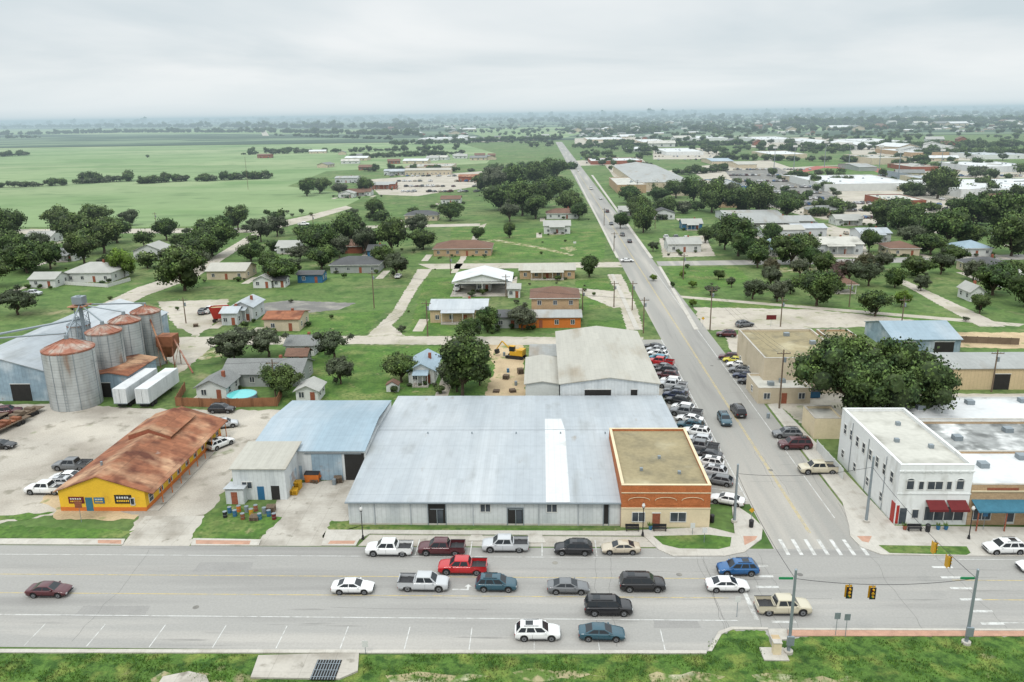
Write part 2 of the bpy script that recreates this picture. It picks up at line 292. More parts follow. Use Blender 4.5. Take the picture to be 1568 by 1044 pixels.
# near side
flat('grass_verge','verge',[(-200,1001),(1080,1004),(1095,978),(1120,966),(1170,966),(1182,984),(1240,974),(1800,976),(1800,1300),(-200,1300)],.06,.06,.12)
flat('kerb_strip','kerb',[(-200,994.5),(1082,997),(1082,1001.5),(-200,1000)],SW,.13)
flat('sidewalk','brickpave',[(1206,966),(1800,968),(1800,975),(1240,975),(1206,975)],SW,.13)
flat('kerb_strip','kerb',[(1206,963),(1800,965),(1800,967.6),(1206,965.6)],SW+.006,.14)
flat('kerb_strip','kerb',[(1084,998),(1100,968),(1120,961),(1176,962),(1176,965),(1122,965),(1105,972),(1090,998)],SW+.01,.13)
flat('concrete_pad','kerb',[(1176,964),(1204,964),(1206,980),(1180,982)],SW+.006,.13)
for i,px in enumerate(([(590,1036),(640,1030),(720,1031),(750,1038),(700,1046),(600,1048)],[(785,1030),(830,1025),(890,1029),(930,1036),(880,1042),(800,1040)],[(990,1034),(1060,1030),(1110,1036),(1090,1046),(1000,1044)],[(1150,1034),(1200,1033),(1320,1041),(1320,1060),(1180,1056)],[(600,1052),(900,1050),(1150,1054),(1100,1075),(620,1075)],[(230,1040),(250,1030),(320,1032),(345,1044),(340,1060),(235,1062)])):
    flat('sandy_soil_patch','sandy',px,.07+.001*i,0,.5)
flat('culvert_slab','concrete',[(396,1006),(550,1002),(548,1030),(520,1042),(384,1040)],.25,.25)
b=B('drain_grate'); x0,y0=G(474,1040,.3); x1,y1=G(524,1010,.3)
b.box('frame','dark',x0,x1,y0,y1,.255,.27)  # full dark sheet paints the shaded pit below the bars
for i in range(9):
    xx=x0+(x1-x0)*(i+.2)/9; b.box('bars','galv',xx,xx+.07,y0,y1,.275,.33)
for i in range(3): yy=y0+(y1-y0)*(i+.3)/3; b.box('cross_bars','galv',x0,x1,yy,yy+.06,.335,.36)
b.done()
flat('culvert_slab','concrete',[(250,1038),(290,1030),(316,1036),(325,1060),(235,1060)],.2,.2)
V=[];Fc=[]
for _ in range(24000):
    u=random.uniform(-60,1640); v=random.uniform(1003,1075)
    if u>1085: v=random.uniform(980,1075)
    if 378<u<556 and v<1044: continue
    if 1170<u<1215 and v<1020: continue
    x,y=G(u,v)
    if math.sin(x*.9)+math.sin(y*1.7+x*.31)+random.uniform(-.9,.9)<-.1: continue
    if 560<u<1330 and v>1028 and random.random()<.45: continue
    for k in range(2):
        a=random.uniform(0,6.28); w=random.uniform(.03,.07); h=random.uniform(.1,.34); n=len(V); ox,oy=random.uniform(-.12,.12),random.uniform(-.12,.12)
        V+=[(x+w*math.cos(a),y+w*math.sin(a),.05),(x-w*math.cos(a),y-w*math.sin(a),.05),(x+ox,y+oy,.05+h)]; Fc.append((n,n+1,n+2))
mesh_obj('grass_tufts',V,Fc,M['tuft'])
# lots and dirt streets
flat('dirt_yard','dirt',[(742,612),(758,560),(738,528),(800,524),(806,612)],.02,0,.4)
flat('cross_street','palegravel',[(-400,545),(-100,540),(100,528),(250,516),(560,514),(858,516),(985,516),(985,528),(700,528),(540,527),(330,528),(290,560),(240,600),(225,620),(270,560),(240,540),(0,560),(-400,570)],.022,0,.3)
flat('gravel_lane','palegravel',[(560,516),(600,478),(640,412),(662,412),(640,440),(618,480),(600,498),(622,516)],.024,0,.25)
flat('cross_street','palegravel',[(640,404),(958,401),(960,409),(660,412)],.022,0,.1)
flat('cross_street','asphalt2',[(1005,400),(1300,396),(1700,386),(1700,394),(1300,404),(1008,407)],.022)
flat('gravel_lane','palegravel',[(150,468),(210,440),(290,415),(385,358),(405,356),(300,425),(225,452),(170,480)],.022,0,.2)
flat('gravel_lane','palegravel',[(-300,353),(380,349),(470,330),(530,315),(540,318),(480,336),(400,356),(-300,360)],.022,0,.3)
flat('gravel_lane','palegravel',[(540,346),(735,342),(735,346),(540,350)],.022,0,.2)
flat('gravel_lane','palegravel',[(735,345),(745,342),(700,418),(690,418)],.022,0,.2)
flat('asphalt_lot','dark_asphalt',[(375,468),(440,460),(545,464),(520,474),(440,482),(400,480)],.024,0,.4)
flat('gravel_lot','palegravel',[(240,462),(350,458),(340,488),(300,516),(270,500)],.0235,0,.5)
flat('gravel_lot','palegravel',[(1062,470),(1250,474),(1400,490),(1340,500),(1120,506),(1078,505)],.022,0,.5)
flat('sand_lot','dirt',[(1450,508),(1900,512),(1900,540),(1470,532)],.022,0,.5)
flat('footpath','palegravel',[(1355,420),(1375,424),(1540,500),(1500,500),(1440,468)],.023,0,.2)
flat('footpath','palegravel',[(1560,500),(1030,455),(1036,452),(1570,496)],.02)
flat('gravel_lot','palegravel',[(1110,512),(1140,600),(1180,618),(1230,640),(1220,600),(1340,600),(1180,560),(1150,512)],.025,0,.3)
flat('gravel_lot','palegravel',[(1170,600),(1900,606),(1900,660),(1240,660),(1190,618)],.021,0,.3)
flat('concrete_apron','concrete',[(985,525),(1002,528),(1046,600),(1000,610)],.0285)
flat('gravel_lot','palegravel',[(930,420),(952,420),(975,470),(985,505),(960,505),(940,440)],.024,0,.3)
flat('driveway','palegravel',[(870,440),(945,446),(955,470),(940,472),(900,455)],.026,0,.3)
flat('school_parking_lot','palegravel',[(1050,256),(1180,244),(1260,256),(1400,292),(1480,325),(1320,345),(1230,330),(1120,302)],.022,0,.5)
flat('asphalt_lot','dark_asphalt',[(1110,262),(1190,256),(1262,290),(1300,312),(1180,316),(1140,296)],.0262,0,.5)
flat('gravel_lot','palegravel',[(1130,335),(1320,352),(1330,395),(1200,392),(1160,370)],.024,0,.5)
flat('gravel_lot','palegravel',[(1010,365),(1080,360),(1095,392),(1015,394)],.0235,0,.4)
flat('gravel_lot','palegravel',[(560,275),(740,262),(760,280),(640,300),(580,298)],.022,0,.5)
flat('gravel_lot','palegravel',[(925,250),(985,248),(1010,290),(960,300)],.0235,0,.5)
flat('gravel_lot','palegravel',[(1400,292),(1700,300),(1700,322),(1480,325)],.023,0,.5)
flat('gravel_lot','palegravel',[(880,246),(980,240),(990,250),(880,254)],.0245,0,.5)
flat('commercial_lot','palegravel',[(1000,228),(1090,226),(1120,243),(1000,244)],.02,0,1.)
flat('commercial_lot','palegravel',[(1300,226),(1470,226),(1500,246),(1310,244)],.02,0,1.)
flat('commercial_lot','palegravel',[(1400,252),(1620,250),(1640,272),(1420,272)],.0205,0,1.)
flat('commercial_lot','palegravel',[(880,212),(980,210),(1000,220),(880,222)],.62,0,1.)
flat('commercial_lot','palegravel',[(1150,212),(1280,210),(1290,224),(1150,226)],.62,0,1.)
flat('commercial_lot','palegravel',[(620,212),(760,211),(770,217),(620,218)],.02,0,1.)
flat('gravel_lane','palegravel',[(396,192),(402,192),(412,208),(402,208)],.65)
flat('county_road','palegravel',[(1000,262),(1700,232),(1700,235),(1000,266)],.026)
flat('sidewalk','kerb',[(935,420),(940,420),(980,505),(972,505)],.1,.1)
flat('sidewalk','kerb',[(1008,408),(1012,408),(1070,505),(1063,505)],.1,.1)
flat('sidewalk','kerb',[(880,268),(882,268),(948,395),(944,395)],.1,.1)
flat('sidewalk','kerb',[(905,268),(908,268),(1000,395),(995,395)],.1,.1)
for pts in ([(650,425),(770,424),(690,515),(625,510)],[(1020,410),(1130,408),(1150,430),(1060,450),(1035,436)],[(690,348),(930,350),(925,395),(690,398)],[(880,430),(930,425),(945,470),(895,475)],[(900,490),(960,490),(965,505),(900,505)],[(480,530),(860,530),(740,610),(430,620)],[(1060,455),(1440,480),(1500,500),(1360,490),(1075,470)],[(440,485),(590,475),(560,512),(430,512)]):
    flat('lawn_patch','lawn',pts,.016,0,.4)
for pts in ([(300,540),(330,534),(345,545),(310,552)],[(1180,410),(1290,408),(1280,416),(1190,418)],[(858,379),(875,377),(884,382),(870,386)]):
    flat('bare_earth_patch','sandy',pts,.019,0,.8)
flat('dirt_path','sandy',[(690,372),(760,366),(830,378),(880,390),(876,392),(826,381),(758,369),(692,375)],.019,0,.3)
# markings
LZ=RZ+.006
def hline(name,m,v,x0,x1,w=.14):
    y=G(600,v)[1]; rect(name,m,x0,x1,y-w/2,y+w/2,LZ)
xc0=xl-8; xc1=xr+6
for (a,c) in ((-400,xc0),(xc1,400)):
    hline('yellow_centre_line','yline',883,a,c,.12); hline('yellow_centre_line','yline',912,a,c,.12)
    hline('white_lane_line','wline',946,a,c,.12); hline('white_lane_line','wline',852,a,c,.1)
for (u,v,w_,d_) in ((300,868,7,2.2),(1000,955,5,1.6),(120,935,8,2.)):
    x,y=G(u,v); flat('asphalt_repair_patch','patch_asphalt',[(x,y-d_/2),(x+w_,y-d_/2+.1),(x+w_-.2,y+d_/2),(x+.15,y+d_/2-.1)],RZ+.003,0,.06,True)
vs=[];fs=[]
for k in range(22):
    x=random.uniform(-75,75); y=yb+1; 
    if k%3==0: y=random.uniform(yb+2,yt-2)
    for j in range(14):
        if k%3: nx,ny=x+random.uniform(-.35,.35),y+(yt-yb-2)/14
        else: nx,ny=x+random.uniform(.8,1.8),y+random.uniform(-.12,.12)
        d=Vector((nx-x,ny-y)).normalized()*.02; n=len(vs); z=RZ+.0045
        vs+=[(x-d.y,y+d.x,z),(x+d.y,y-d.x,z),(nx+d.y,ny-d.x,z),(nx-d.y,ny+d.x,z)]; fs.append((n,n+1,n+2,n+3)); x,y=nx,ny
for k in range(16):
    x,y=random.uniform(xl+.5,xr-.5),random.uniform(yt+5,yt+110)
    for j in range(10):
        nx,ny=(x+random.uniform(-.2,.2),y+random.uniform(.8,1.8)) if k%2 else (x+(xr-xl)/16,y+random.uniform(-.25,.25))
        if nx>xr-.3: break
        d=Vector((nx-x,ny-y)).normalized()*.02; n=len(vs); z=RZ+.0045
        vs+=[(x-d.y,y+d.x,z),(x+d.y,y-d.x,z),(nx+d.y,ny-d.x,z),(nx-d.y,ny+d.x,z)]; fs.append((n,n+1,n+2,n+3)); x,y=nx,ny
mesh_obj('road_crack_seals',vs,fs,M['crackseal'])
def vlines(name,xs,y0,y1,w=.12):
    vs=[];fs=[]
    for x in xs:
        n=len(vs); vs+=[(x-w/2,y0,LZ),(x+w/2,y0,LZ),(x+w/2,y1,LZ),(x-w/2,y1,LZ)]; fs.append((n,n+1,n+2,n+3))
    mesh_obj(name,vs,fs,M['wline'])
vlines('parking_stall_lines',[x for x in np.arange(-88,G(1080,980)[0],6.7)],yb+.2,G(600,960)[1],.1)
vlines('parking_stall_lines',[G(u,835)[0] for u in (640,722,830,912)],G(600,850)[1],G(600,826)[1])
xm=(xl+xr)/2-.6
rect('yellow_centre_line','yline',xm-.18,xm-.06,yt+4,900,LZ); rect('yellow_centre_line','yline',xm+.06,xm+.18,yt+4,900,LZ)
rect('white_edge_line','wline',xl-.1,xl+.05,G(1130,765)[1],y525,LZ)
rect('white_edge_line','wline',xr-2.4,xr-2.28,yt+8,y525+100,LZ)
vs=[];fs=[]
for i in range(26):
    y=G(1120,772)[1]+1+i*2.85; n=len(vs); vs+=[(xp+.3,y+1.2,LZ),(xp+.3,y+1.32,LZ),(xl,y+.12,LZ),(xl,y,LZ)]; fs.append((n,n+3,n+2,n+1))
mesh_obj('parking_stall_lines',vs,fs,M['wline'])
vs=[];fs=[]
ya,yb2=G(1230,850)[1],G(1230,826)[1]
for i in range(7):
    x=xl+1.2+i*(xr-xl-1.4)/7; n=len(vs); vs+=[(x,ya,LZ+.002),(x+.45,ya,LZ+.002),(x+.45,yb2,LZ+.002),(x,yb2,LZ+.002)]; fs.append((n,n+1,n+2,n+3))
mesh_obj('crosswalk_bars',vs,fs,M['wline'])
xs_=G(1150,900)[0]
rect('stop_bar','wline',xs_-1.2,xs_-.7,G(600,945)[1],G(600,884)[1],LZ+.002)
for xe_,w_ in ((xs_+.6,2.6),(xr+5,2.4)):
    vs=[];fs=[]
    for i in range(7):
        y=yb+3+i*(yt-yb-5)/7; n=len(vs); vs+=[(xe_,y,LZ+.002),(xe_+w_,y,LZ+.002),(xe_+w_,y+.4,LZ+.002),(xe_,y+.4,LZ+.002)]; fs.append((n,n+1,n+2,n+3))
    mesh_obj('crosswalk_bars',vs,fs,M['wline'])
xa,ya=G(712,903)
mesh_obj('turn_arrow',[(xa-1.5,ya-.1,LZ),(xa+.3,ya-.1,LZ),(xa+.3,ya+.12,LZ),(xa-1.5,ya+.12,LZ),(xa+.2,ya-.1,LZ+.002),(xa+.45,ya-.1,LZ+.002),(xa+.45,ya+.6,LZ+.002),(xa+.2,ya+.6,LZ+.002),(xa-.1,ya+.6,LZ+.003),(xa+.75,ya+.6,LZ+.003),(xa+.32,ya+1.1,LZ+.003)],[(0,1,2,3),(4,5,6,7),(8,9,10)],M['wline'])
for (u,v) in ((850,862),(1040,880),(300,930),(1225,880),(1180,720),(1090,560)):
    x,y=G(u,v); b=B('manhole_cover',(x,y,RZ)); b.tube('lid','dark_asphalt',(0,0,-.02),(0,0,.008),.36,n=16); b.done()
# ---------------------------------------------------------------- vehicles
def patch(V,Fc,MI,p00,p10,p11,p01,us,vs,fn):
    p00,p10,p11,p01=map(Vector,(p00,p10,p11,p01)); n0=len(V)
    for v in vs:
        for u in us:
            V.append(tuple((p00*(1-u)+p10*u)*(1-v)+(p01*(1-u)+p11*u)*v))
    for j in range(len(vs)-1):
        for i in range(len(us)-1):
            a=n0+j*len(us)+i; Fc.append((a,a+1,a+1+len(us),a+len(us))); MI.append(fn(i,j))
CM=[M[k] for k in ('paint','cglass','tire','rim','lamp','tail','trimdk')]
def car_mesh(name,L,W,H,top,wheels,gh,pill,bed=None,r=.34,belt=None):
    V=[];Fc=[];MI=[]
    def zt(x):
        for (a,za),(b_,zb) in zip(top,top[1:]):
            if a<=x<=b_: return za+(zb-za)*(x-a)/(b_-a)
        return top[0][1] if x<top[0][0] else top[-1][1]
    hl=L/2; xs=set([-hl,-hl+.06,-hl+.2,-hl+.5,hl-.5,hl-.22,hl-.07,hl]+[a for a,_ in top]+[a+.03 for a,_ in top[1:-1]])
    ar=r+.09
    for w in wheels:
        for k in range(11): xs.add(round(w-ar+2*ar*k/10,4))
    for k in range(9): xs.add(round(-hl+.3+(L-.6)*k/8,4))
    xs=sorted(x for x in xs if -hl<=x<=hl); ring=None
    for x in xs:
        e=min(hl-abs(x),.55)/.55; w=W/2*(.84+.16*math.sqrt(1-(1-e)**2)); z=zt(x)
        zb=.26+(.14*(1-e)); 
        for wx in wheels:
            if abs(x-wx)<ar: zb=max(zb,r+math.sqrt(ar*ar-(x-wx)**2))
        e2=min(hl-abs(x),.2)/.2; z-=.1*(1-e2)**2
        zs=max(zb+.03,.58)
        half=[(0,z+.03),(.5*w,z+.025),(.82*w,z),(.94*w,z-.05),(w,max(z-.18,zs+.04)),(w,zs),(.97*w,zb),(.6*w,zb)]
        pts=half+[(-a,b_) for a,b_ in reversed(half[1:])]; n=len(V); V+= [(x,a,b_) for a,b_ in pts]; m=len(pts)
        if ring is not None:
            for i in range(m):
                Fc.append((ring+i,ring+(i+1)%m,n+(i+1)%m,n+i)); MI.append(0 if not 6<=i<=8 else 6)
        else: Fc.append(tuple(range(n,n+m))); MI.append(0)
        ring=n
    Fc.append(tuple(range(ring+m-1,ring-1,-1))); MI.append(0)
    nsm=len(Fc)
    def box(x0,x1,y0,y1,z0,z1,mi,tp=0):
        n=len(V); V.extend([(x0,y0,z0),(x1,y0,z0),(x1,y1,z0),(x0,y1,z0),(x0+tp,y0,z1),(x1-tp,y0,z1),(x1-tp,y1,z1),(x0+tp,y1,z1)])
        for q in ((3,2,1,0),(4,5,6,7),(0,1,5,4),(1,2,6,5),(2,3,7,6),(3,0,4,7)): Fc.append(tuple(i+n for i in q)); MI.append(mi)
    box(-hl+.35,hl-.35,-W/2+.28,W/2-.28,.28,.7,6)
    A,Bx,Cx,D=gh; bz=belt; yb_=W/2*.93; yt_=W/2*.72; tz=H-.08
    for sg in (1,-1):
        patch(V,Fc,MI,(A,sg*yb_,bz),(D,sg*yb_,bz),(Cx,sg*yt_,tz),(Bx,sg*yt_,tz),pill,[0,.1,.88,1],lambda i,j:(1 if j==1 and i%2==1 else 0))
    for (xa_,xb_) in ((A,Bx),(D,Cx)):
        patch(V,Fc,MI,(xa_,-yb_,bz),(xa_,yb_,bz),(xb_,yt_,tz),(xb_,-yt_,tz),[0,.06,.94,1],[0,.08,.9,1],lambda i,j:(1 if i==1 and j==1 else 0))
    n=len(V); rs0=len(Fc)
    rx=[Bx,Bx-.2,(Bx+Cx)/2,Cx+.2,Cx]
    for k,x in enumerate(rx):
        z=tz if k in (0,4) else H-.015
        for f in (-1,-.82,0,.82,1): V.append((x,yt_*f,tz if abs(f)==1 else z+(.015 if f==0 else 0)))
    for k in range(4):
        for i in range(4): Fc.append((n+k*5+i,n+k*5+i+1,n+k*5+i+6,n+k*5+i+5)); MI.append(0)
    rs1=len(Fc)
    for wx in wheels:
        for sg in (1,-1):
            for (rr,ya_,yc,mi) in ((r,W/2-.24,W/2-.01,2),(r*.62,W/2-.05,W/2+.003,3),(r*.2,W/2-.05,W/2+.012,6)):
                n=len(V); k=16
                for yy in (ya_,yc):
                    for i in range(k): th=2*math.pi*i/k; V.append((wx+rr*math.cos(th),sg*yy,r+rr*math.sin(th)))
                Fc.extend([(n+i,n+(i+1)%k,n+k+(i+1)%k,n+k+i) for i in range(k)]); MI.extend([mi]*k)
                Fc.append(tuple(range(n+k,n+2*k))); MI.append(mi)
    zf=zt(hl-.25); zr=zt(-hl+.2)
    for sg in (1,-1):
        y0,y1=sorted((sg*W*.28,sg*W*.43)); box(hl-.22,hl+.012,y0,y1,zf-.28,zf-.14,4)
        y0,y1=sorted((sg*W*.33,sg*W*.445)); box(-hl-.015,-hl+.16,y0,y1,zr-.36,zr-.16,5)
        y0,y1=sorted((sg*(W/2-.02),sg*(W/2+.15))); box(A-.45,A-.3,y0,y1,bz+.0,bz+.14,0)
        y0,y1=sorted((sg*(W/2-.05),sg*(W/2+.005)))
        for xx in ((A+.05),(A+D)/2): box(xx-.01,xx+.01,y0,y1,.42,bz-.16,6)
        y0,y1=sorted((sg*(W/2-.1),sg*(W/2+.006))); box(wheels[0]+ar+.05,wheels[1]-ar-.05,y0,y1,.27,.35,6)
        y0,y1=sorted((sg*(yt_-.12),sg*(yt_-.08)))
        if kindrack: box(Cx+.3,Bx-.3,y0,y1,H-.0,H+.05,6)
    box(hl-.1,hl+.016,-W*.26,W*.26,zf-.34,zf-.16,6); box(hl-.12,hl+.03,-W*.38,W*.38,.36,.45,6)
    box(-hl-.02,-hl+.1,-W*.4,W*.4,.38,.48,6); box(-hl-.03,-hl,-.24,.24,.56,.68,4)
    if kindrack: box(Cx+.5,Cx+1.3,-.38,.38,H-.01,H+.012,1)
    if bed:
        x0,x1,z0,z1=bed; t=.09
        for sg in (1,-1):
            y0,y1=sorted((sg*(W/2-.01),sg*(W/2-t))); box(x0,x1,y0,y1,z0-.15,z1,0)
            y0,y1=sorted((sg*(W/2+.005),sg*(W/2-t-.02))); box(x0,x1,y0,y1,z1,z1+.025,6)
        box(x0,x0+.07,-W/2+t,W/2-t,z0-.1,z1-.02,0); box(x1-.06,x1,-W/2+t,W/2-t,z0-.1,z1,0)
        box(x0+.07,x1-.06,-W/2+t,W/2-t,z0+.03,z0+.05,6)
    me=bpy.data.meshes.new(name); me.from_pydata(V,[],Fc)
    for m in CM: me.materials.append(m)
    me.polygons.foreach_set('material_index',MI); me.polygons.foreach_set('use_smooth',[(0<i<nsm-1) or rs0<=i<rs1 for i in range(len(Fc))])
    me.update()
    return me
CARS={}
P5=[0,.07,.47,.51,.9,1]; P7=[0,.06,.36,.4,.68,.72,.95,1]
kindrack=False
CARS['sedan']=car_mesh('sedan_body',4.8,1.82,1.46,[(-2.4,.98),(-1.75,1.02),(.9,.98),(1.6,.9),(2.4,.7)],(-1.42,1.45),(1.12,.25,-.9,-1.85),P5,belt=.97)
CARS['hatch']=car_mesh('hatchback_body',4.2,1.78,1.5,[(-2.1,.98),(-1.75,1.02),(1.0,.98),(1.5,.92),(2.1,.74)],(-1.3,1.3),(1.1,.35,-1.4,-1.98),P5,belt=.98)
kindrack=True
CARS['suv']=car_mesh('suv_body',4.75,1.9,1.7,[(-2.37,1.04),(-1.9,1.08),(1.05,1.08),(1.7,1.01),(2.37,.84)],(-1.4,1.45),(1.2,.45,-1.75,-2.25),P7,r=.37,belt=1.07)
CARS['bigsuv']=car_mesh('large_suv_body',5.2,2.0,1.88,[(-2.6,1.13),(-2.1,1.16),(1.3,1.18),(2.0,1.13),(2.6,.98)],(-1.55,1.65),(1.45,.8,-2.2,-2.5),P7,r=.4,belt=1.16)
kindrack=False
CARS['pickup']=car_mesh('pickup_body',5.85,2.02,1.9,[(-2.92,.82),(-1.1,.82),(-1.07,1.2),(1.4,1.2),(2.2,1.16),(2.92,1.02)],(-1.75,1.9),(1.6,.9,-.72,-1.0),P5,bed=(-2.9,-1.02,.82,1.28),r=.42,belt=1.18)
COL=dict(white=(.64,.64,.63),silver=(.4,.41,.42),grey=(.12,.125,.13),black=(.013,.013,.015),maroon=(.07,.015,.019),red=(.38,.015,.018),blue=(.015,.085,.22),teal=(.02,.065,.09),tan=(.4,.35,.27),sand=(.45,.41,.31),cyan=(.03,.2,.28),yellow=(.5,.45,.05),navy=(.016,.023,.055))
NM=dict(sedan='sedan',hatch='hatchback_car',suv='suv',bigsuv='large_suv',pickup='pickup_truck')
def car(kind,u,v,col,ang=0.,z=RZ):
    x,y=G(u,v); o=bpy.data.objects.new(col+'_'+NM[kind],CARS[kind]); sc.collection.objects.link(o)
    o.location=(x,y,z); o.rotation_euler=(0,0,math.radians(ang+random.uniform(-1.2,1.2))); o.color=COL[col]+(1,); return o
for a in [('pickup',597,847,'white',180),('pickup',677,846,'maroon',180),('pickup',774,841,'silver',180),('suv',878,846,'black',180),('sedan',950,845,'tan',180),
 ('pickup',709,875,'red',180),('sedan',541,905,'white',0),('pickup',649,900,'silver',0),('suv',760,901,'teal',0),('sedan',870,905,'grey',0),('bigsuv',983,901,'black',0),
 ('suv',1129,877,'blue',180),('sedan',1113,902,'white',0),('bigsuv',931,937,'black',0),('pickup',1198,936,'sand',0),('sedan',77,910,'maroon',0),('suv',823,975,'white',0),('sedan',921,976,'teal',0),
 ('suv',1537,845,'white',180),('sedan',1590,873,'white',180),
 ('suv',1109,647,'teal',-90),('bigsuv',1130,634,'black',90),('sedan',960,401,'white',0),('sedan',964,371,'black',90),('suv',953,361,'grey',90),('sedan',936,344,'black',-90),('suv',930,325,'maroon',90),('sedan',920,305,'white',90),('pickup',905,290,'white',90),('sedan',885,262,'white',90),
 ('bigsuv',1217,686,'maroon',180),('suv',1205,669,'grey',180),('pickup',1253,723,'sand',180),
 ('sedan',1148,588,'black',160),('sedan',1140,579,'navy',160),('suv',1134,571,'grey',160),('sedan',1130,562,'white',160),('sedan',1124,555,'yellow',160),('suv',1117,551,'maroon',160),('suv',1112,515,'maroon',170),
 ('pickup',112,718,'grey',180),('pickup',72,754,'white',180),('sedan',103,735,'white',180),('suv',340,631,'black',0),('suv',344,654,'silver',20),('suv',338,684,'white',60),('sedan',2,686,'black',0),('suv',88,746,'silver',185),('pickup',8,636,'maroon',20),
 ('pickup',465,345,'white',0),('suv',312,480,'grey',90),('pickup',322,478,'white',80),('sedan',430,385,'white',0),('pickup',700,444,'white',90),('suv',1140,500,'grey',20),('sedan',610,425,'white',90),('pickup',50,452,'silver',0)]:
    car(*a)
cl=['white','blue','grey','silver','white','black','grey','silver','white','teal','white','grey','white','black','navy','grey','silver','white','maroon','black','grey','red','cyan','white','silver','black']
y0=G(1100,770)[1]; y1=G(1005,534)[1]
for i in range(26):
    f=i/25; yy=y0+(y1-y0)*f
    if i in (1,): continue
    kd=['sedan','suv','pickup','suv','hatch'][i*7%5]
    o=bpy.data.objects.new(cl[i]+'_'+NM[kd],CARS[kd]); sc.collection.objects.link(o)
    o.location=((xp+xl)/2-.3+random.uniform(-.35,.35),yy+random.uniform(-.15,.15),RZ); o.rotation_euler=(0,0,math.radians(158+random.uniform(-4,4))); o.color=COL[cl[i]]+(1,)
kk=['sedan','suv','pickup','hatch']; cc=['white','silver','grey','black','white','maroon','blue','tan','white']
def lot(u0,u1,v0,v1,nu,nv,fill,ang=90):
    for j in range(nv):
        for i in range(nu):
            if random.random()>fill: continue
            v=v0+(v1-v0)*j/max(1,nv-1); u=u0+(u1-u0)*i/max(1,nu-1)+ (v-v0)*.4
            car(random.choice(kk),u,v,random.choice(cc),ang)
lot(1110,1240,260,314,28,7,.75); lot(1262,1330,312,334,14,3,.7); lot(600,720,270,294,16,4,.65,60); lot(1000,1090,245,247,12,1,.7); lot(1330,1450,306,322,16,3,.6); lot(890,975,243,250,16,2,.6); lot(1480,1600,306,318,14,3,.5); lot(1000,1095,231,240,18,3,.5); lot(1330,1470,229,239,24,3,.5); lot(1440,1600,262,270,24,2,.5)
lot(1180,1290,345,372,9,3,.4,80); lot(1020,1080,366,372,5,1,.8)
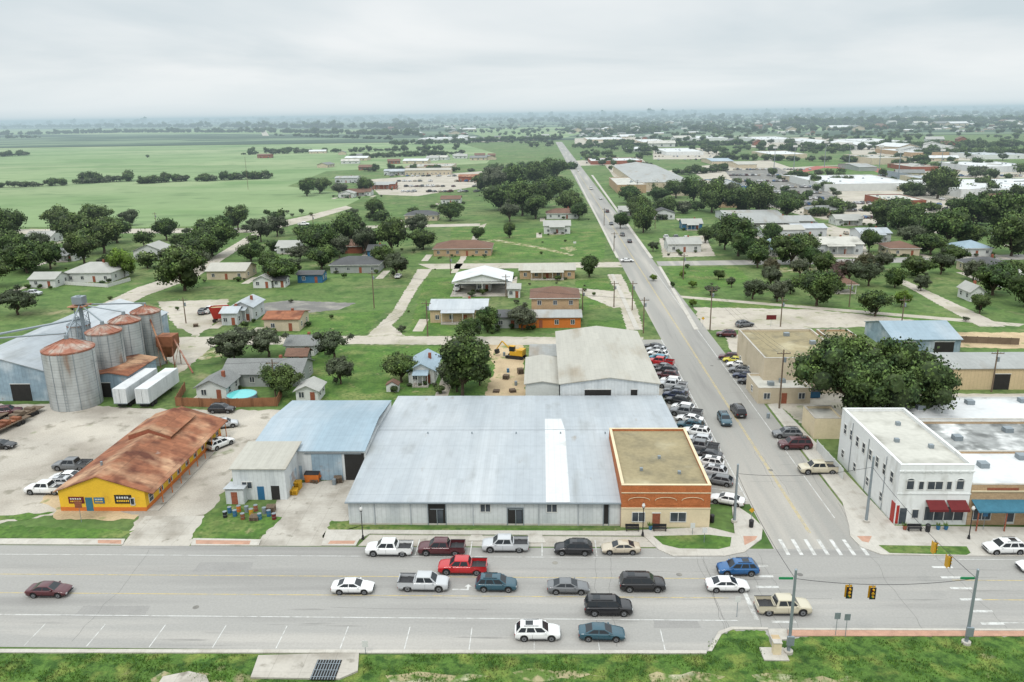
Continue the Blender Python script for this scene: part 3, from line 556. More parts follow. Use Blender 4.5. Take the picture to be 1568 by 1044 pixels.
# ---------------------------------------------------------------- trees
def ico(sub=1):
    import bmesh
    bm=bmesh.new(); bmesh.ops.create_icosphere(bm,subdivisions=sub,radius=1); v=np.array([p.co[:] for p in bm.verts]); f=np.array([[q.index for q in t.verts] for t in bm.faces]); bm.free(); return v,f
IV,IF=ico(2)
def tree_mesh(name,seed,H,W,nb,nl,ls,leaf,trunk=.3,br=.3,low=.28,sx=1.):
    r=np.random.default_rng(seed); V=[];Q=[];MI=[];T=[]
    off=0
    def tube(a,b,r0,r1,n=7):
        nonlocal off
        a=np.array(a,float);b=np.array(b,float);d=(b-a)/np.linalg.norm(b-a); t=np.cross(d,[.3,.9,.1]); t/=np.linalg.norm(t); w=np.cross(d,t)
        for (c,rr) in ((a,r0),(b,r1)):
            for i in range(n):
                th=2*math.pi*i/n; V.append(c+t*rr*math.cos(th)+w*rr*math.sin(th))
        for i in range(n): Q.append((off+i,off+(i+1)%n,off+n+(i+1)%n,off+n+i)); MI.append(1); T.append(1.)
        off+=2*n
    cz=H*(low+1)/2; rz=H*(1-low)/2; rx=W/2
    zf=H*max(low,.16)*1.1; tube((0,0,-.2),(0.02*W,0,zf),W*trunk*.11,W*trunk*.075)
    ctr=[]; lob=r.uniform(.6,1.2,size=8)
    for i in range(nb):
        d=r.normal(size=3); d/=np.linalg.norm(d); 
        if r.random()<.55: d[2]=abs(d[2])
        az=int((math.atan2(d[1],d[0])+math.pi)/(2*math.pi)*7.99)
        rad=r.uniform(.35,1.)**.6*lob[az]; s=r.uniform(.55,1.4)*br*W/2
        c=np.array([d[0]*(rx-s*.7)*rad*sx,d[1]*(rx-s*.7)*rad/sx,cz+d[2]*(rz-s*.6)*rad]); ctr.append((c,s))
    for k,(c,s) in enumerate(ctr):
        if k%3==0:
            m=np.array([c[0]*.4,c[1]*.4,zf+(c[2]-zf)*.45]); tube((0,0,zf*.9),m,W*trunk*.055,W*trunk*.035,5); tube(m,c,W*trunk*.035,W*trunk*.012,5)
    for (c,s) in ctr:
        ti=r.uniform(.6,1.3)*(.65+.5*max(0,(c[2]-H*low)/(H*(1-low))))  # random per clump, darker lower down: crown shade painted into the colour
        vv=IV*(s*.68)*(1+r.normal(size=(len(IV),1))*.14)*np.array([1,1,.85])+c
        V.extend(vv); Q.extend([tuple(int(x)+off for x in f) for f in IF]); MI.extend([0]*len(IF)); T.extend([ti*.45]*len(IF)); off+=len(IV)  # inner cores darkened, painting the shade between leaves
        d=r.normal(size=(nl,3)); d/=np.linalg.norm(d,axis=1)[:,None]
        p=c+d*s*r.uniform(.68,1.28,size=(nl,1))*np.array([1,1,.85])
        nn=d+r.normal(size=(nl,3))*.55; nn/=np.linalg.norm(nn,axis=1)[:,None]
        t=np.cross(nn,r.normal(size=(nl,3))); t/=np.linalg.norm(t,axis=1)[:,None]+1e-9; w=np.cross(nn,t)
        a=ls*r.uniform(.5,1.25,size=(nl,1)); bb=a*r.uniform(.5,.9,size=(nl,1))
        q=np.stack([p-t*a,p-w*bb,p+t*a,p+w*bb],1).reshape(-1,3); V.extend(q)
        Q.extend([(off+4*i,off+4*i+1,off+4*i+2,off+4*i+3) for i in range(nl)]); MI.extend([0]*nl)
        T.extend((ti*r.uniform(.65,1.35,size=nl)*(.8+.25*d[:,2])).tolist()); off+=4*nl  # random per leaf, upward ones lighter: light from above painted in
    me=bpy.data.meshes.new(name); me.from_pydata([tuple(x) for x in V],[],Q); me.materials.append(M[leaf]); me.materials.append(M['bark'])
    me.polygons.foreach_set('material_index',MI)
    at=me.attributes.new('tint_shade','FLOAT','FACE'); at.data.foreach_set('value',T); me.update(); return me
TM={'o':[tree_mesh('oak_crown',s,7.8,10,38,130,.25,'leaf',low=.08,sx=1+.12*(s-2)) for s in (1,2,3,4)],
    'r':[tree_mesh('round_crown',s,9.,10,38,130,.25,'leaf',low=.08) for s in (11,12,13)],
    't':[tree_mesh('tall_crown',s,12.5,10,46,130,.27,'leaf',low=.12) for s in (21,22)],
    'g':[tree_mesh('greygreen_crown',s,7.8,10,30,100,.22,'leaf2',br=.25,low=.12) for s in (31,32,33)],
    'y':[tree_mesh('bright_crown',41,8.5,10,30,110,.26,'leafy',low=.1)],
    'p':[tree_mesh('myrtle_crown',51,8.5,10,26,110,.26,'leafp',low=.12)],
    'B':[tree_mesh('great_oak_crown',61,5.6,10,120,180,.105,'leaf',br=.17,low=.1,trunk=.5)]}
TN=dict(o='oak_tree',r='shade_tree',t='tall_tree',g='mesquite_tree',y='young_tree',p='crape_myrtle_tree',B='live_oak_tree')
def tree(u,v,wpx,k='o',hs=1.):
    x,y=G(u,v); L=RT@(Vector((x,y,0))-C); w=wpx*(-L.z)/F; me=random.choice(TM[k])
    o=bpy.data.objects.new(TN[k],me); sc.collection.objects.link(o); o.location=(x,y,0); s=w/10*1.06
    o.scale=(s*random.uniform(.88,1.1),s*random.uniform(.88,1.1),s*hs*random.uniform(.8,1.15)); o.rotation_euler=(0,0,random.uniform(0,6.28) if k!='B' else .6)
TREES=[(360,553,78,'g'),(412,546,62,'g'),(512,550,66,'g'),(522,588,48,'g'),(615,585,66,'o'),(708,606,84,'t'),(718,525,48,'o'),(746,508,52,'o'),(800,505,52,'g'),(430,604,62,'o'),(902,424,38,'r'),
(283,445,78,'o'),(305,398,58,'o'),(432,436,60,'o'),(493,412,48,'o'),(488,396,60,'o'),(536,378,66,'o'),(562,390,50,'g'),(575,338,38,'r'),(600,388,62,'o'),(608,424,48,'g'),(648,382,44,'o'),(640,362,48,'g'),(690,338,40,'o'),(732,368,22,'r'),(780,364,24,'r'),
(120,378,70,'o'),(160,388,72,'r'),(130,405,60,'o'),(18,372,60,'o'),(5,395,60,'o'),(42,418,66,'o'),(78,412,50,'o'),(190,424,42,'y'),(255,368,42,'o'),(325,392,64,'o'),(365,352,40,'r'),(28,482,64,'g'),(-10,440,60,'o'),(10,355,40,'o'),(340,362,40,'o'),(400,370,40,'g'),(385,400,40,'o'),(425,362,40,'g'),
(768,322,60,'o'),(800,330,58,'o'),(832,318,50,'o'),(858,302,48,'o'),(872,330,48,'o'),(886,336,36,'o'),(758,300,50,'g'),(790,296,56,'o'),(850,278,46,'o'),(820,290,50,'o'),(740,292,40,'o'),(820,335,46,'r'),(780,340,40,'g'),
(985,356,46,'o'),(965,312,40,'o'),(976,334,40,'o'),(1035,303,40,'o'),(1062,312,50,'o'),(1090,325,60,'o'),(1130,325,58,'o'),(1162,330,58,'o'),(1205,334,48,'o'),(1130,392,78,'r'),(1160,410,48,'o'),(1212,406,60,'o'),(1232,396,50,'o'),(1250,468,72,'o'),(1152,458,48,'g'),(1190,462,40,'g'),(1100,428,20,'r'),(1330,438,52,'g'),(1300,432,40,'g'),(1340,484,56,'r'),(1405,426,50,'o'),(1450,378,86,'o'),(1425,365,60,'o'),(1355,348,58,'o'),(1390,352,58,'o'),(1520,452,70,'o'),(1548,392,70,'o'),(1530,356,78,'o'),(1490,345,58,'o'),(1435,304,58,'o'),(1088,452,24,'g'),(1060,440,14,'y'),(1045,425,12,'y'),(1290,430,42,'p'),(1322,424,42,'p'),(1275,446,36,'p'),(1350,416,40,'g'),
(1240,440,44,'g'),(1180,440,36,'g'),(1210,450,34,'g'),(1380,470,26,'y'),(1490,430,40,'g'),(1060,470,14,'y'),(1120,440,20,'g'),(1440,420,40,'g'),(1500,480,36,'r'),(1570,470,60,'o'),(1370,440,40,'o'),(1410,445,30,'g'),(1260,420,40,'o'),(1225,425,36,'g'),(1180,425,30,'p'),(1545,430,50,'o'),(1590,410,60,'o'),(1460,405,40,'o'),(1480,378,50,'o'),(1400,378,50,'g'),
(1000,430,12,'y'),(1030,440,10,'r'),(950,350,26,'r'),(1340,655,226,'B',1.0),(1020,330,32,'o'),(1010,310,36,'o'),(1000,385,20,'g'),(1080,372,30,'r'),(1100,362,30,'o'),(1180,372,34,'o'),(1330,386,40,'o'),(560,298,30,'o'),(470,300,30,'o'),(490,296,34,'o'),(520,300,30,'g'),(480,290,26,'o'),
(1480,560,26,'r'),(150,350,44,'o'),(95,362,50,'o'),(200,345,34,'g'),(540,335,20,'g'),(700,600,50,'o'),(690,590,50,'g'),(735,590,46,'r'),
(180,372,60,'o'),(65,395,50,'g'),(520,395,40,'g'),(460,400,40,'g'),(590,410,40,'o'),(310,415,40,'g'),(270,425,40,'o'),(475,378,46,'o'),(30,400,50,'r'),(415,420,44,'o'),(450,420,30,'g'),(1110,382,50,'o'),(1150,398,50,'o'),(1240,410,40,'o'),(1425,390,50,'o'),(1375,360,50,'o')]
for t in TREES: tree(*t)
VH=lambda u:186.5-.0152*u
def woodland(name,spots,meshes):
    for k,me in enumerate(meshes):
        ss=spots[k::len(meshes)]; V=[];Fc=[]
        for (x,y,s) in ss:
            th=random.uniform(0,6.28); n=len(V); h=s/2
            for i in range(4): a=th+i*math.pi/2+math.pi/4; V.append((x+h*1.4142*math.cos(a),y+h*1.4142*math.sin(a),0))
            Fc.append((n,n+1,n+2,n+3))
        p=mesh_obj(name,V,Fc,M['grass']); p.instance_type='FACES'; p.use_instance_faces_scale=True; p.instance_faces_scale=1.; p.show_instancer_for_render=False
        c=bpy.data.objects.new('tree_mass_unit',me); sc.collection.objects.link(c); c.parent=p
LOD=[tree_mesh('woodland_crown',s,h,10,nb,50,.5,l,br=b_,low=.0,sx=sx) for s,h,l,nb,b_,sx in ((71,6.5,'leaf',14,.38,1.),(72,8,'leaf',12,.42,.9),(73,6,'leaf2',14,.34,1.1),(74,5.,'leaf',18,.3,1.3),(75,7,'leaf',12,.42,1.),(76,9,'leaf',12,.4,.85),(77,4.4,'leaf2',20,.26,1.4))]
spots=[]
def scat(u0,u1,d0,d1,n,s0,s1,clump=0.,fr=40.):
    for _ in range(n):
        u=random.uniform(u0,u1); dv=d0*(d1/d0)**random.random(); x,y=G(u,VH(u)+dv)
        if clump and math.sin(x/fr)*math.sin(y/(fr*1.7)+1)+math.sin(x/(fr*.37)+2)*.5+.35*math.sin(y/(fr*.5)+x/fr*.7)<clump-.6: continue
        if xl-6<x<xr+8: continue
        spots.append((x,y,random.uniform(s0,s1)*random.choice((.7,1,1,1.25))/10))
scat(-300,1900,1.6,7,4200,30,100,.25,500); scat(600,1900,6,14,2400,16,45,.4,260); scat(-300,600,6,11,900,16,40,.6,260)
scat(560,900,13,30,700,8,16,.55,60); scat(640,900,30,52,160,7,13,.6,60)
scat(850,1900,11,34,4000,9,20,.22,110); scat(900,1900,28,68,1300,7,14,.42,60)
scat(1330,1900,60,180,420,7,12,.35,30); scat(940,1300,100,165,120,6,11,.35,30); scat(880,1000,45,90,120,6,11,.3,30)
scat(-300,420,165,230,90,6,11,.6,30); scat(400,700,140,215,40,4,9,.6,30)
scat(-300,700,40,120,14,3,7,.9,60)
def hedge(pts,n,s0,s1):
    for _ in range(n):
        f=random.random()*(len(pts)-1); i=int(f); t=f-i
        u=pts[i][0]*(1-t)+pts[i+1][0]*t; v=pts[i][1]*(1-t)+pts[i+1][1]*t; x,y=G(u,v)
        spots.append((x+random.uniform(-4,4),y+random.uniform(-6,6),random.uniform(s0,s1)/10))
hedge([(-200,292),(0,287),(110,283)],44,4,11); hedge([(122,281),(200,277)],32,5,13); hedge([(215,281),(288,277)],32,5,12); hedge([(305,277),(410,273)],44,5,12)
hedge([(0,240),(40,238)],14,9,14); hedge([(370,237),(520,233),(700,229)],80,5,14); hedge([(540,243),(710,236)],70,6,12); hedge([(600,222),(860,214)],110,8,16); hedge([(1200,192),(1600,186)],140,20,40)
hedge([(430,232),(470,232)],10,8,12); hedge([(560,262),(760,262)],30,5,10); hedge([(1100,244),(1420,250)],80,6,12);hedge([(745,262),(880,258)],60,6,12)
hedge([(-200,209),(0,207),(200,203),(420,203),(640,208)],360,14,28); hedge([(-200,196),(200,195),(640,197)],300,25,50); hedge([(-100,214),(60,211)],50,10,18); hedge([(420,208),(600,214)],50,8,14); hedge([(1400,238),(1700,240)],60,10,16); hedge([(1040,268),(1110,262)],24,6,11); hedge([(1390,300),(1460,296)],24,7,12); hedge([(880,226),(1160,222)],110,8,14); hedge([(1180,232),(1568,224)],130,9,15)
# ---------------------------------------------------------------- large buildings
x0,y0=G(535,803); x1=G(950,806)[0]; x2=G(1085,806)[0]; H=HG(x0,y0,768); yk=G(633,608,H)[1]; x1b=x2-.6
b=B('metal_warehouse')
b.box('walls','metalwall',x0,x1,y0,yk,0,H)
ysf=G(1000,658,HG(x1,y0,742))[1]+.4
b.box('walls_rear','metalwall',x1+.002,x1b,ysf,yk-.002,0,H)
ym=(y0+yk)/2+2; rise=1.0
b.slab('roof','metalroof',[(x0-.3,y0-.3,H+.14),(x1,y0-.3,H+.14),(x1,ym,H+rise+.14),(x0-.3,ym,H+rise+.14)],.12)
b.slab('roof_rear','metalroof',[(x0-.3,ym,H+rise+.142),(x1,ym,H+rise+.142),(x1,yk+.3,H+.142),(x0-.3,yk+.3,H+.142)],.12)
b.slab('roof_east','metalroof',[(x1+.003,min(ysf,ym-.5),H+rise*.96+.15),(x1b+.3,min(ysf,ym-.5),H+rise*.96+.15),(x1b+.3,ym,H+rise+.14),(x1+.003,ym,H+rise+.14)],.12)
b.slab('roof_east','metalroof',[(x1+.003,ym,H+rise+.144),(x1b+.3,ym,H+rise+.144),(x1b+.3,yk+.3,H+.144),(x1+.003,yk+.3,H+.144)],.12)
for x in (x0,x1): b.poly('gable_ends','metalwall',[(x,y0,H),(x,yk,H),(x,ym,H+rise)])
xa=G(836,768,H)[0]; xb=G(873,768,H)[0]; yw=G(850,640,H+1)[1]
def zroof(y): return H+rise*(y-y0)/(ym-y0) if y<ym else H+rise*(yk-y)/(yk-ym)
b.slab('new_roof_sheet','whiteroofnew',[(xa,y0-.32,zroof(y0)+.17),(xb,y0-.32,zroof(y0)+.17),(xb,ym,zroof(ym)+.17),(xa,ym,zroof(ym)+.17)],.02)
if yw>ym: b.slab('new_roof_sheet','whiteroofnew',[(xa,ym,zroof(ym)+.171),(xb,ym,zroof(ym)+.171),(xb-.5,yw,zroof(yw)+.171),(xa,yw,zroof(yw)+.171)],.02)
b.box('ridge_cap','metalroof',x0-.3,x1b,ym-.12,ym+.12,H+rise+.16,H+rise+.18)
for i in range(5):
    xx=x0+8+i*7.; b.tube('roof_vents','galv',(xx,ym-1.5,H+rise-.1),(xx,ym-1.5,H+rise+.4),.1)
b.box('gutter','galv',x0-.3,x1,y0-.5,y0-.31,H-.05,H+.1)
for u0_,u1_,vt,mm in ((657,683,769,'dark'),(778,801,778,'dark'),(924,931,770,'dark')):
    a=G(u0_,803)[0]; c=G(u1_,803)[0]; z=min(HG(a,y0,vt),H-.15)
    b.box('door_openings',mm,a,c,y0-.03,y0-.001,.02,z); b.box('door_frames','galv',a-.12,a,y0-.1,y0-.001,0,z); b.box('door_frames','galv',c,c+.12,y0-.1,y0-.001,0,z); b.box('door_frames','galv',a-.12,c+.12,y0-.1,y0-.001,z,z+.12)
for u in (670,790):
    a=G(u,803)[0]; b.box('door_frames','trim',a-.05,a+.05,y0-.08,y0-.031,0,2.4); b.box('door_frames','trim',a-.9,a+.9,y0-.075,y0-.031,2.3,2.4); b.box('display','glass',a+.1,a+.8,y0-.06,y0-.032,.3,2.2)
for u in (744,845): b.winF(G(u,803)[0],2.0,1.3,1.1,y0)
for u in (575,630,725,825,885): xx=G(u,803)[0]; b.box('downpipes','metalroof',xx-.06,xx+.06,y0-.13,y0-.01,0,H)
b.box('base_band','kerb',x0,x1,y0-.05,y0-.002,0,.25)
b.done()
b=B('brick_storefront'); H2=HG(x1,y0,742); y0s=y0-.4; 
b.box('walls','brick',x1+.02,x2,y0s,ysf,0,H2-.3); b.parapet('brick',x1+.02,x2,y0s,ysf,H2-.3,.4,.35,'cream')
b.box('roof','flatroof',x1+.37,x2-.35,y0s+.35,ysf-.35,H2-.3,H2-.22)
zc=HG(x1,y0,776)
b.box('lower_facade','cream',x1+.02,x2+.02,y0s-.06,y0s-.002,0,zc)
b.box('cornice_band','cream',x1,x2+.05,y0s-.14,y0s-.002,zc,zc+.14); b.box('cornice_band','cream',x1,x2+.05,y0s-.08,y0s-.002,H2-1.0,H2-.9)
ww=(x2-x1-1.2)/3
for i in range(3):
    xc=x1+.6+ww*(i+.5); b.box('sign_panels','brick',xc-ww*.42,xc+ww*.42,y0s-.05,y0s-.002,zc+.5,zc+1.3)
    pts=[(xc+ww*.40*math.cos(t),y0s-.09,zc+1.2+.45*math.sin(t)) for t in np.linspace(0,math.pi,13)]
    for p,q in zip(pts,pts[1:]): b.tube('arch_trim','cream',p,q,.035,n=5)
for u,w in ((976,1.6),(1036,2.0),):
    b.winF(G(u,803)[0],.9,w,1.3,y0s-.062,fr='trim')
xx=G(1003,803)[0]; b.box('door','redbrick',xx-.5,xx+.5,y0s-.12,y0s-.062,.02,2.1); b.box('door_frame','trim',xx-.6,xx+.6,y0s-.15,y0s-.062,2.1,2.25)
for i in range(4):
    yy=y0s+4+i*3.3; b.winS(yy,1.0,1.2,1.5,x2,dirn=1)
for (dx,dy) in ((3,5),(6,9),(8,4)): b.box('roof_vents','galv',x1+dx,x1+dx+.4,y0s+dy,y0s+dy+.4,H2-.22,H2+.2)
b.done()
ys0=G(500,735)[1]; Hs=HG(G(500,735)[0],ys0,690); xs0=G(385,690,Hs)[0]; xs1=x0-.35; ysk=G(440,615,Hs)[1]
b=B('blue_roof_shed'); b.box('walls','metalwall',xs0,xs1,ys0,ysk,0,Hs)
yr=(ys0+ysk)/2
b.slab('roof','blueroof',[(xs0-.3,ys0-.4,Hs+.14),(xs1,ys0-.4,Hs+.14),(xs1,yr,Hs+1.2),(xs0-.3,yr,Hs+1.2)],.12)
b.slab('roof','blueroof',[(xs0-.3,yr,Hs+1.2),(xs1,yr,Hs+1.2),(xs1,ysk+.3,Hs+.14),(xs0-.3,ysk+.3,Hs+.14)],.12)
b.poly('gable_ends','metalwall',[(xs0,ys0,Hs),(xs0,ysk,Hs),(xs0,yr,Hs+1.05)])
a=G(480,735)[0]; c=G(526,735)[0]; b.box('sliding_door','bluewall',a,c,ys0-.1,ys0-.002,.05,Hs-.5); b.box('sliding_door_rail','galv',a-1,c+3,ys0-.16,ys0-.102,Hs-.5,Hs-.38)
a=G(530,735)[0]; c=G(566,735)[0]; b.box('bay_opening','dark',a,min(c,xs1-.3),ys0-.04,ys0-.002,.05,Hs-.4)
a=G(452,735)[0]; b.box('blue_panel','bluewall',a,a+1.2,ys0-.05,ys0-.002,.3,2.4)
b.done()
yl0=G(400,765)[1]; Hl=HG(G(400,765)[0],yl0,718); xla=G(360,765)[0]; xlb=G(440,765)[0]
b=B('lean_to_workshop'); b.box('walls','metalwall',xla,xlb,yl0,ys0-.01,0,Hl); b.slab('roof','tanroof',[(xla-.3,yl0-.3,Hl+.14),(xlb+.3,yl0-.3,Hl+.14),(xlb+.3,ys0+1.5,Hl+.9),(xla-.3,ys0+1.5,Hl+.9)],.12)
b.winF(xla+2,1.8,1.4,1.0,yl0); b.box('door','dark',xlb-2.2,xlb-1.0,yl0-.04,yl0-.002,.02,2.2); b.box('door_trim','bluep',xla+3.4,xla+4.4,yl0-.04,yl0-.002,.02,2.1); b.box('side_door','bluewall',xlb+.002,xlb+.05,yl0+2,yl0+5,.02,2.8); b.done()
b=B('small_tin_shed'); xa,ya=G(347,772); b.box('walls','metalwall',xa,xa+2.6,ya,ya+2.4,0,2.2); b.slab('roof','metalroof',[(xa-.2,ya-.2,2.5),(xa+2.8,ya-.2,2.5),(xa+2.8,ya+2.6,2.3),(xa-.2,ya+2.6,2.3)],.08); b.box('door','redbrick',xa+.8,xa+1.7,ya-.03,ya-.002,.02,1.9); b.done()
# yellow restaurant
xa,ya=G(94,782); xb=G(224,784)[0]; yk2=G(335,668)[1]; Hw=3.1
b=B('yellow_restaurant'); b.box('walls','yellow',xa,xb,ya,yk2,0,Hw)
xm_=(xa+xb)/2-.3; rs=2.3
b.slab('roof','rust',[(xa-.6,ya-.25,Hw-.05),(xm_,ya-.25,Hw+rs),(xm_,yk2+.5,Hw+rs),(xa-.6,yk2+.5,Hw-.05)],.12)
b.slab('roof','rust',[(xm_,ya-.25,Hw+rs),(xb+1.3,ya-.25,Hw-.25),(xb+1.3,yk2+.5,Hw-.25),(xm_,yk2+.5,Hw+rs)],.12)
b.poly('gable_wall','yellow',[(xa,ya-.003,Hw),(xb,ya-.003,Hw),(xb,ya-.003,Hw+.05),(xm_,ya-.003,Hw+rs-.2),(xa,ya-.003,Hw+.05)])
ymid=(ya+yk2)/2+2
b.slab('raised_roof','rust',[(xm_-3.5,ymid,Hw+1.9),(xm_,ymid,Hw+rs+.7),(xm_,yk2-2,Hw+rs+.7),(xm_-3.5,yk2-2,Hw+1.9)],.1)
b.slab('raised_roof','rust',[(xm_,ymid,Hw+rs+.7),(xm_+3.5,ymid,Hw+1.7),(xm_+3.5,yk2-2,Hw+1.7),(xm_,yk2-2,Hw+rs+.7)],.1)
b.poly('raised_gable','redbrick',[(xm_-3.4,ymid+.02,Hw+.8),(xm_+3.4,ymid+.02,Hw+.6),(xm_+3.4,ymid+.02,Hw+1.6),(xm_,ymid+.02,Hw+rs+.6),(xm_-3.4,ymid+.02,Hw+1.8)])
for u,w,hh,mm in ((119,2.2,1.0,'maroon'),(154,1.5,.9,'bluep'),(191,2.4,1.3,'black')):
    xx=G(u,783)[0]; b.box('sign_board_'+mm,mm,xx-w/2,xx+w/2,ya-.08,ya-.005,1.2,1.2+hh)
    for r_,mm2,n in ((.6,'plate',5),(.2,'yellow',7)):
        for i in range(n): a=xx-w*.38+w*.76*i/n; b.box('sign_lettering_'+mm2,mm2,a,a+w*.76/n*.65,ya-.1,ya-.082,1.2+hh*r_,1.2+hh*(r_+.22))
b.winF(G(205,783)[0],1.0,.5,1.0,ya); b.box('door','teal',G(138,783)[0]-.5,G(138,783)[0]+.5,ya-.05,ya-.005,.02,2.1)
n=9
for i in range(n):
    yy=ya+1.5+i*(yk2-ya-3)/(n-1); b.winS(yy,.9,1.1,1.2,xb,fr=('orange' if i%2 else 'trim'),dirn=1); b.tube('porch_posts','orange',(xb+1.15,yy+1,0),(xb+1.15,yy+1,Hw-.3),.07)
b.box('porch_slab','concrete',xb+.002,xb+1.6,ya,yk2,.0,.12); b.box('wainscot','orange',xb+.002,xb+.04,ya,yk2,.13,.7); b.box('wainscot','orange',xa,xb,ya-.04,ya-.005,0,.6)
b.tube('chimney','galv',(xm_-2,ya+5,Hw+.5),(xm_-2,ya+5,Hw+2.2),.18); b.done()
# silos
def silo(u,vb,wpx,vt,rm='silorust'):
    x,y=G(u,vb); L=RT@(Vector((x,y,0))-C); r=wpx/2*(-L.z)/F; h=HG(x,y,vt); 
    b=B('grain_silo'); n=28
    for i in range(n):
        a0,a1=2*math.pi*i/n,2*math.pi*(i+1)/n; p=lambda a,z,rr=r:(x+rr*math.cos(a),y+rr*math.sin(a),z)
        b.poly('shell','silo',[p(a0,0),p(a1,0),p(a1,h),p(a0,h)]); b.poly('roof_cone',rm,[p(a0,h+.02,r+.12),p(a1,h+.02,r+.12),p(a1,h+r*.38,.5),p(a0,h+r*.38,.5)]); b.poly('eave_ring','silorust',[p(a0,h-.3,r+.05),p(a1,h-.3,r+.05),p(a1,h+.02,r+.12),p(a0,h+.02,r+.12)])
        if i%4==0: b.tube('stiffeners','galv',p(a0,0,r+.05),p(a0,h,r+.05),.05,n=4)
        if i%2==0: b.tube('roof_ribs',rm,p(a0,h+.06,r+.1),p(a0,h+r*.38+.04,.5),.05,n=4)
    b.tube('fill_cap','galv',(x,y,h+r*.3),(x,y,h+r*.38+.7),.45,.35)
    for s in (-.25,.25): b.tube('ladder','galv',(x+.8+s,y-r*.99-.1,0),(x+.8+s,y-r*.99-.1,h),.03,n=4)
    for k in range(int(h/.6)): b.tube('ladder','galv',(x+.55,y-r*.99-.1,k*.6),(x+1.05,y-r*.99-.1,k*.6),.025,n=4)
    b.done(); return x,y,h+r*.38+.6,r
s1=silo(119,618,72,532); s2=silo(172,592,50,506); s3=silo(203,572,45,490); s4=silo(234,556,42,476); s5=silo(132,566,32,496,'galv')
b=B('grain_elevator_tower'); xt,yt_=G(140,572); ht=HG(xt,yt_,452)
for (dx,dy) in ((-1,-1),(1,-1),(1,1),(-1,1)): b.tube('legs','galv',(xt+dx,yt_+dy,0),(xt+dx*.9,yt_+dy*.9,ht-2),.1,n=5)
k=0
while k<ht-4:
    for (a_,c_) in (((-1,-1),(1,-1)),((1,-1),(1,1)),((1,1),(-1,1)),((-1,1),(-1,-1))):
        b.tube('bracing','galv',(xt+a_[0],yt_+a_[1],k),(xt+c_[0],yt_+c_[1],k+2),.05,n=4); b.tube('bracing','galv',(xt+a_[0],yt_+a_[1],k+2),(xt+c_[0],yt_+c_[1],k+2),.05,n=4)
    k+=2
b.box('bucket_leg','galv',xt-.3,xt+.3,yt_-.3,yt_+.3,0,ht); b.box('head_house','galv',xt-1.1,xt+1.1,yt_-1,yt_+1,ht-1.8,ht-.2); b.box('platform','rust',xt-1.8,xt+1.8,yt_-1.8,yt_+1.8,ht-2.3,ht-2.1)
for s in (s1,s2,s3,s4): b.tube('spouts','galv',(xt,yt_,ht-2),(s[0],s[1],s[2]),.16,n=6)
b.tube('conveyor','galv',(xt,yt_,ht-5),(xt-38,yt_-6,ht-11),.25,n=6); b.tube('conveyor','silorust',(s1[0],s1[1],s1[2]+.5),(xt-34,yt_-16,s1[2]-3),.2,n=6)
b.tube('downpipe','rust',(s4[0],s4[1],s4[2]),(s4[0]+7,s4[1]-8,3),.18,n=6); b.done()
# rust-brown grain auger / hopper standing right of the silos
gx_,gy_=G(262,560); b=B('grain_auger_hopper',(gx_,gy_,0)); b.mesh('hopper','rust',[(-.6,-.6,2.2),(.6,-.6,2.2),(.6,.6,2.2),(-.6,.6,2.2),(-1.8,-1.8,5),(1.8,-1.8,5),(1.8,1.8,5),(-1.8,1.8,5)],[(3,2,1,0),(0,1,5,4),(1,2,6,5),(2,3,7,6),(3,0,4,7)]); b.box('bin','rust',-1.8,1.8,-1.8,1.8,5.,7.2)
for sx in (-1.6,1.6):
    for sy in (-1.6,1.6): b.tube('legs','silorust',(sx,sy,0),(sx,sy,5),.12,n=6)
for sx in (-1.6,1.6): b.tube('braces','silorust',(sx,-1.6,.3),(sx,1.6,4.6),.06,n=4)
b.tube('auger_tube','silorust',(1.2,0,6.8),(8,-7,.6),.2,n=8); b.done()
def box_building(name,ufl,vb,ufr,vt,vback,wall,roof,kind='flat',rise=1.,ax='x',front=None,z_=None,oh=.3,par=.5):
    x0,y0=G(ufl,vb); x1=G(ufr,vb)[0]; h=z_ or HG(x0,y0,vt); y1=G((ufl+ufr)/2,vback,h)[1]; b=B(name)
    b.box('walls',wall,x0,x1,y0,y1,0,h)
    if kind=='flat': b.parapet(wall,x0,x1,y0,y1,h,par); b.box('roof',roof,x0+.3,x1-.3,y0+.3,y1-.3,h,h+.08)
    elif kind=='gable': b.gable(roof,wall,x0,x1,y0,y1,h,rise,ax,oh)
    else: b.hip(roof,x0,x1,y0,y1,h,rise,oh)
    if kind=='flat' and x1-x0>8:
        for i in range(int((x1-x0)/9)+1): xx=random.uniform(x0+1.5,x1-2.5); yy=y0+(y1-y0)*random.uniform(.2,.8); b.box('roof_units','galv',xx,xx+1.1,yy,yy+1.,h+.08,h+.8)
    if front: front(b,x0,x1,y0,y1,h)
    b.done(); return x0,x1,y0,y1,h
def fr_windows(n,z=1.,w=1.1,hh=1.1,door=True):
    def f(b,x0,x1,y0,y1,h):
        for i in range(n):
            xx=x0+(x1-x0)*(i+.5)/n
            if door and i==n//2: b.box('door','redbrick',xx-.5,xx+.5,y0-.06,y0-.002,.02,2.1); continue
            b.winF(xx,z,w,hh,y0)
        for s,x in ((-1,x0),(1,x1)):
            m=max(1,int((y1-y0)/6))
            for i in range(m): b.winS(y0+(y1-y0)*(i+.5)/m,z,w,hh,x,dirn=s)
    return f
def fr_bays(us,vb,top,m='dark'):
    def f(b,x0,x1,y0,y1,h):
        for (a,c) in us:
            xa,xb=G(a,vb)[0],G(c,vb)[0]; b.box('dark_bay_panels',m,xa,xb,y0-.04,y0-.002,.02,min(top,h-.2)); b.box('bay_frames','trim',xa-.1,xb+.1,y0-.08,y0-.002,min(top,h-.2),min(top,h-.2)+.12)  # dark panels on a closed wall paint the unlit inside of bays
    return f
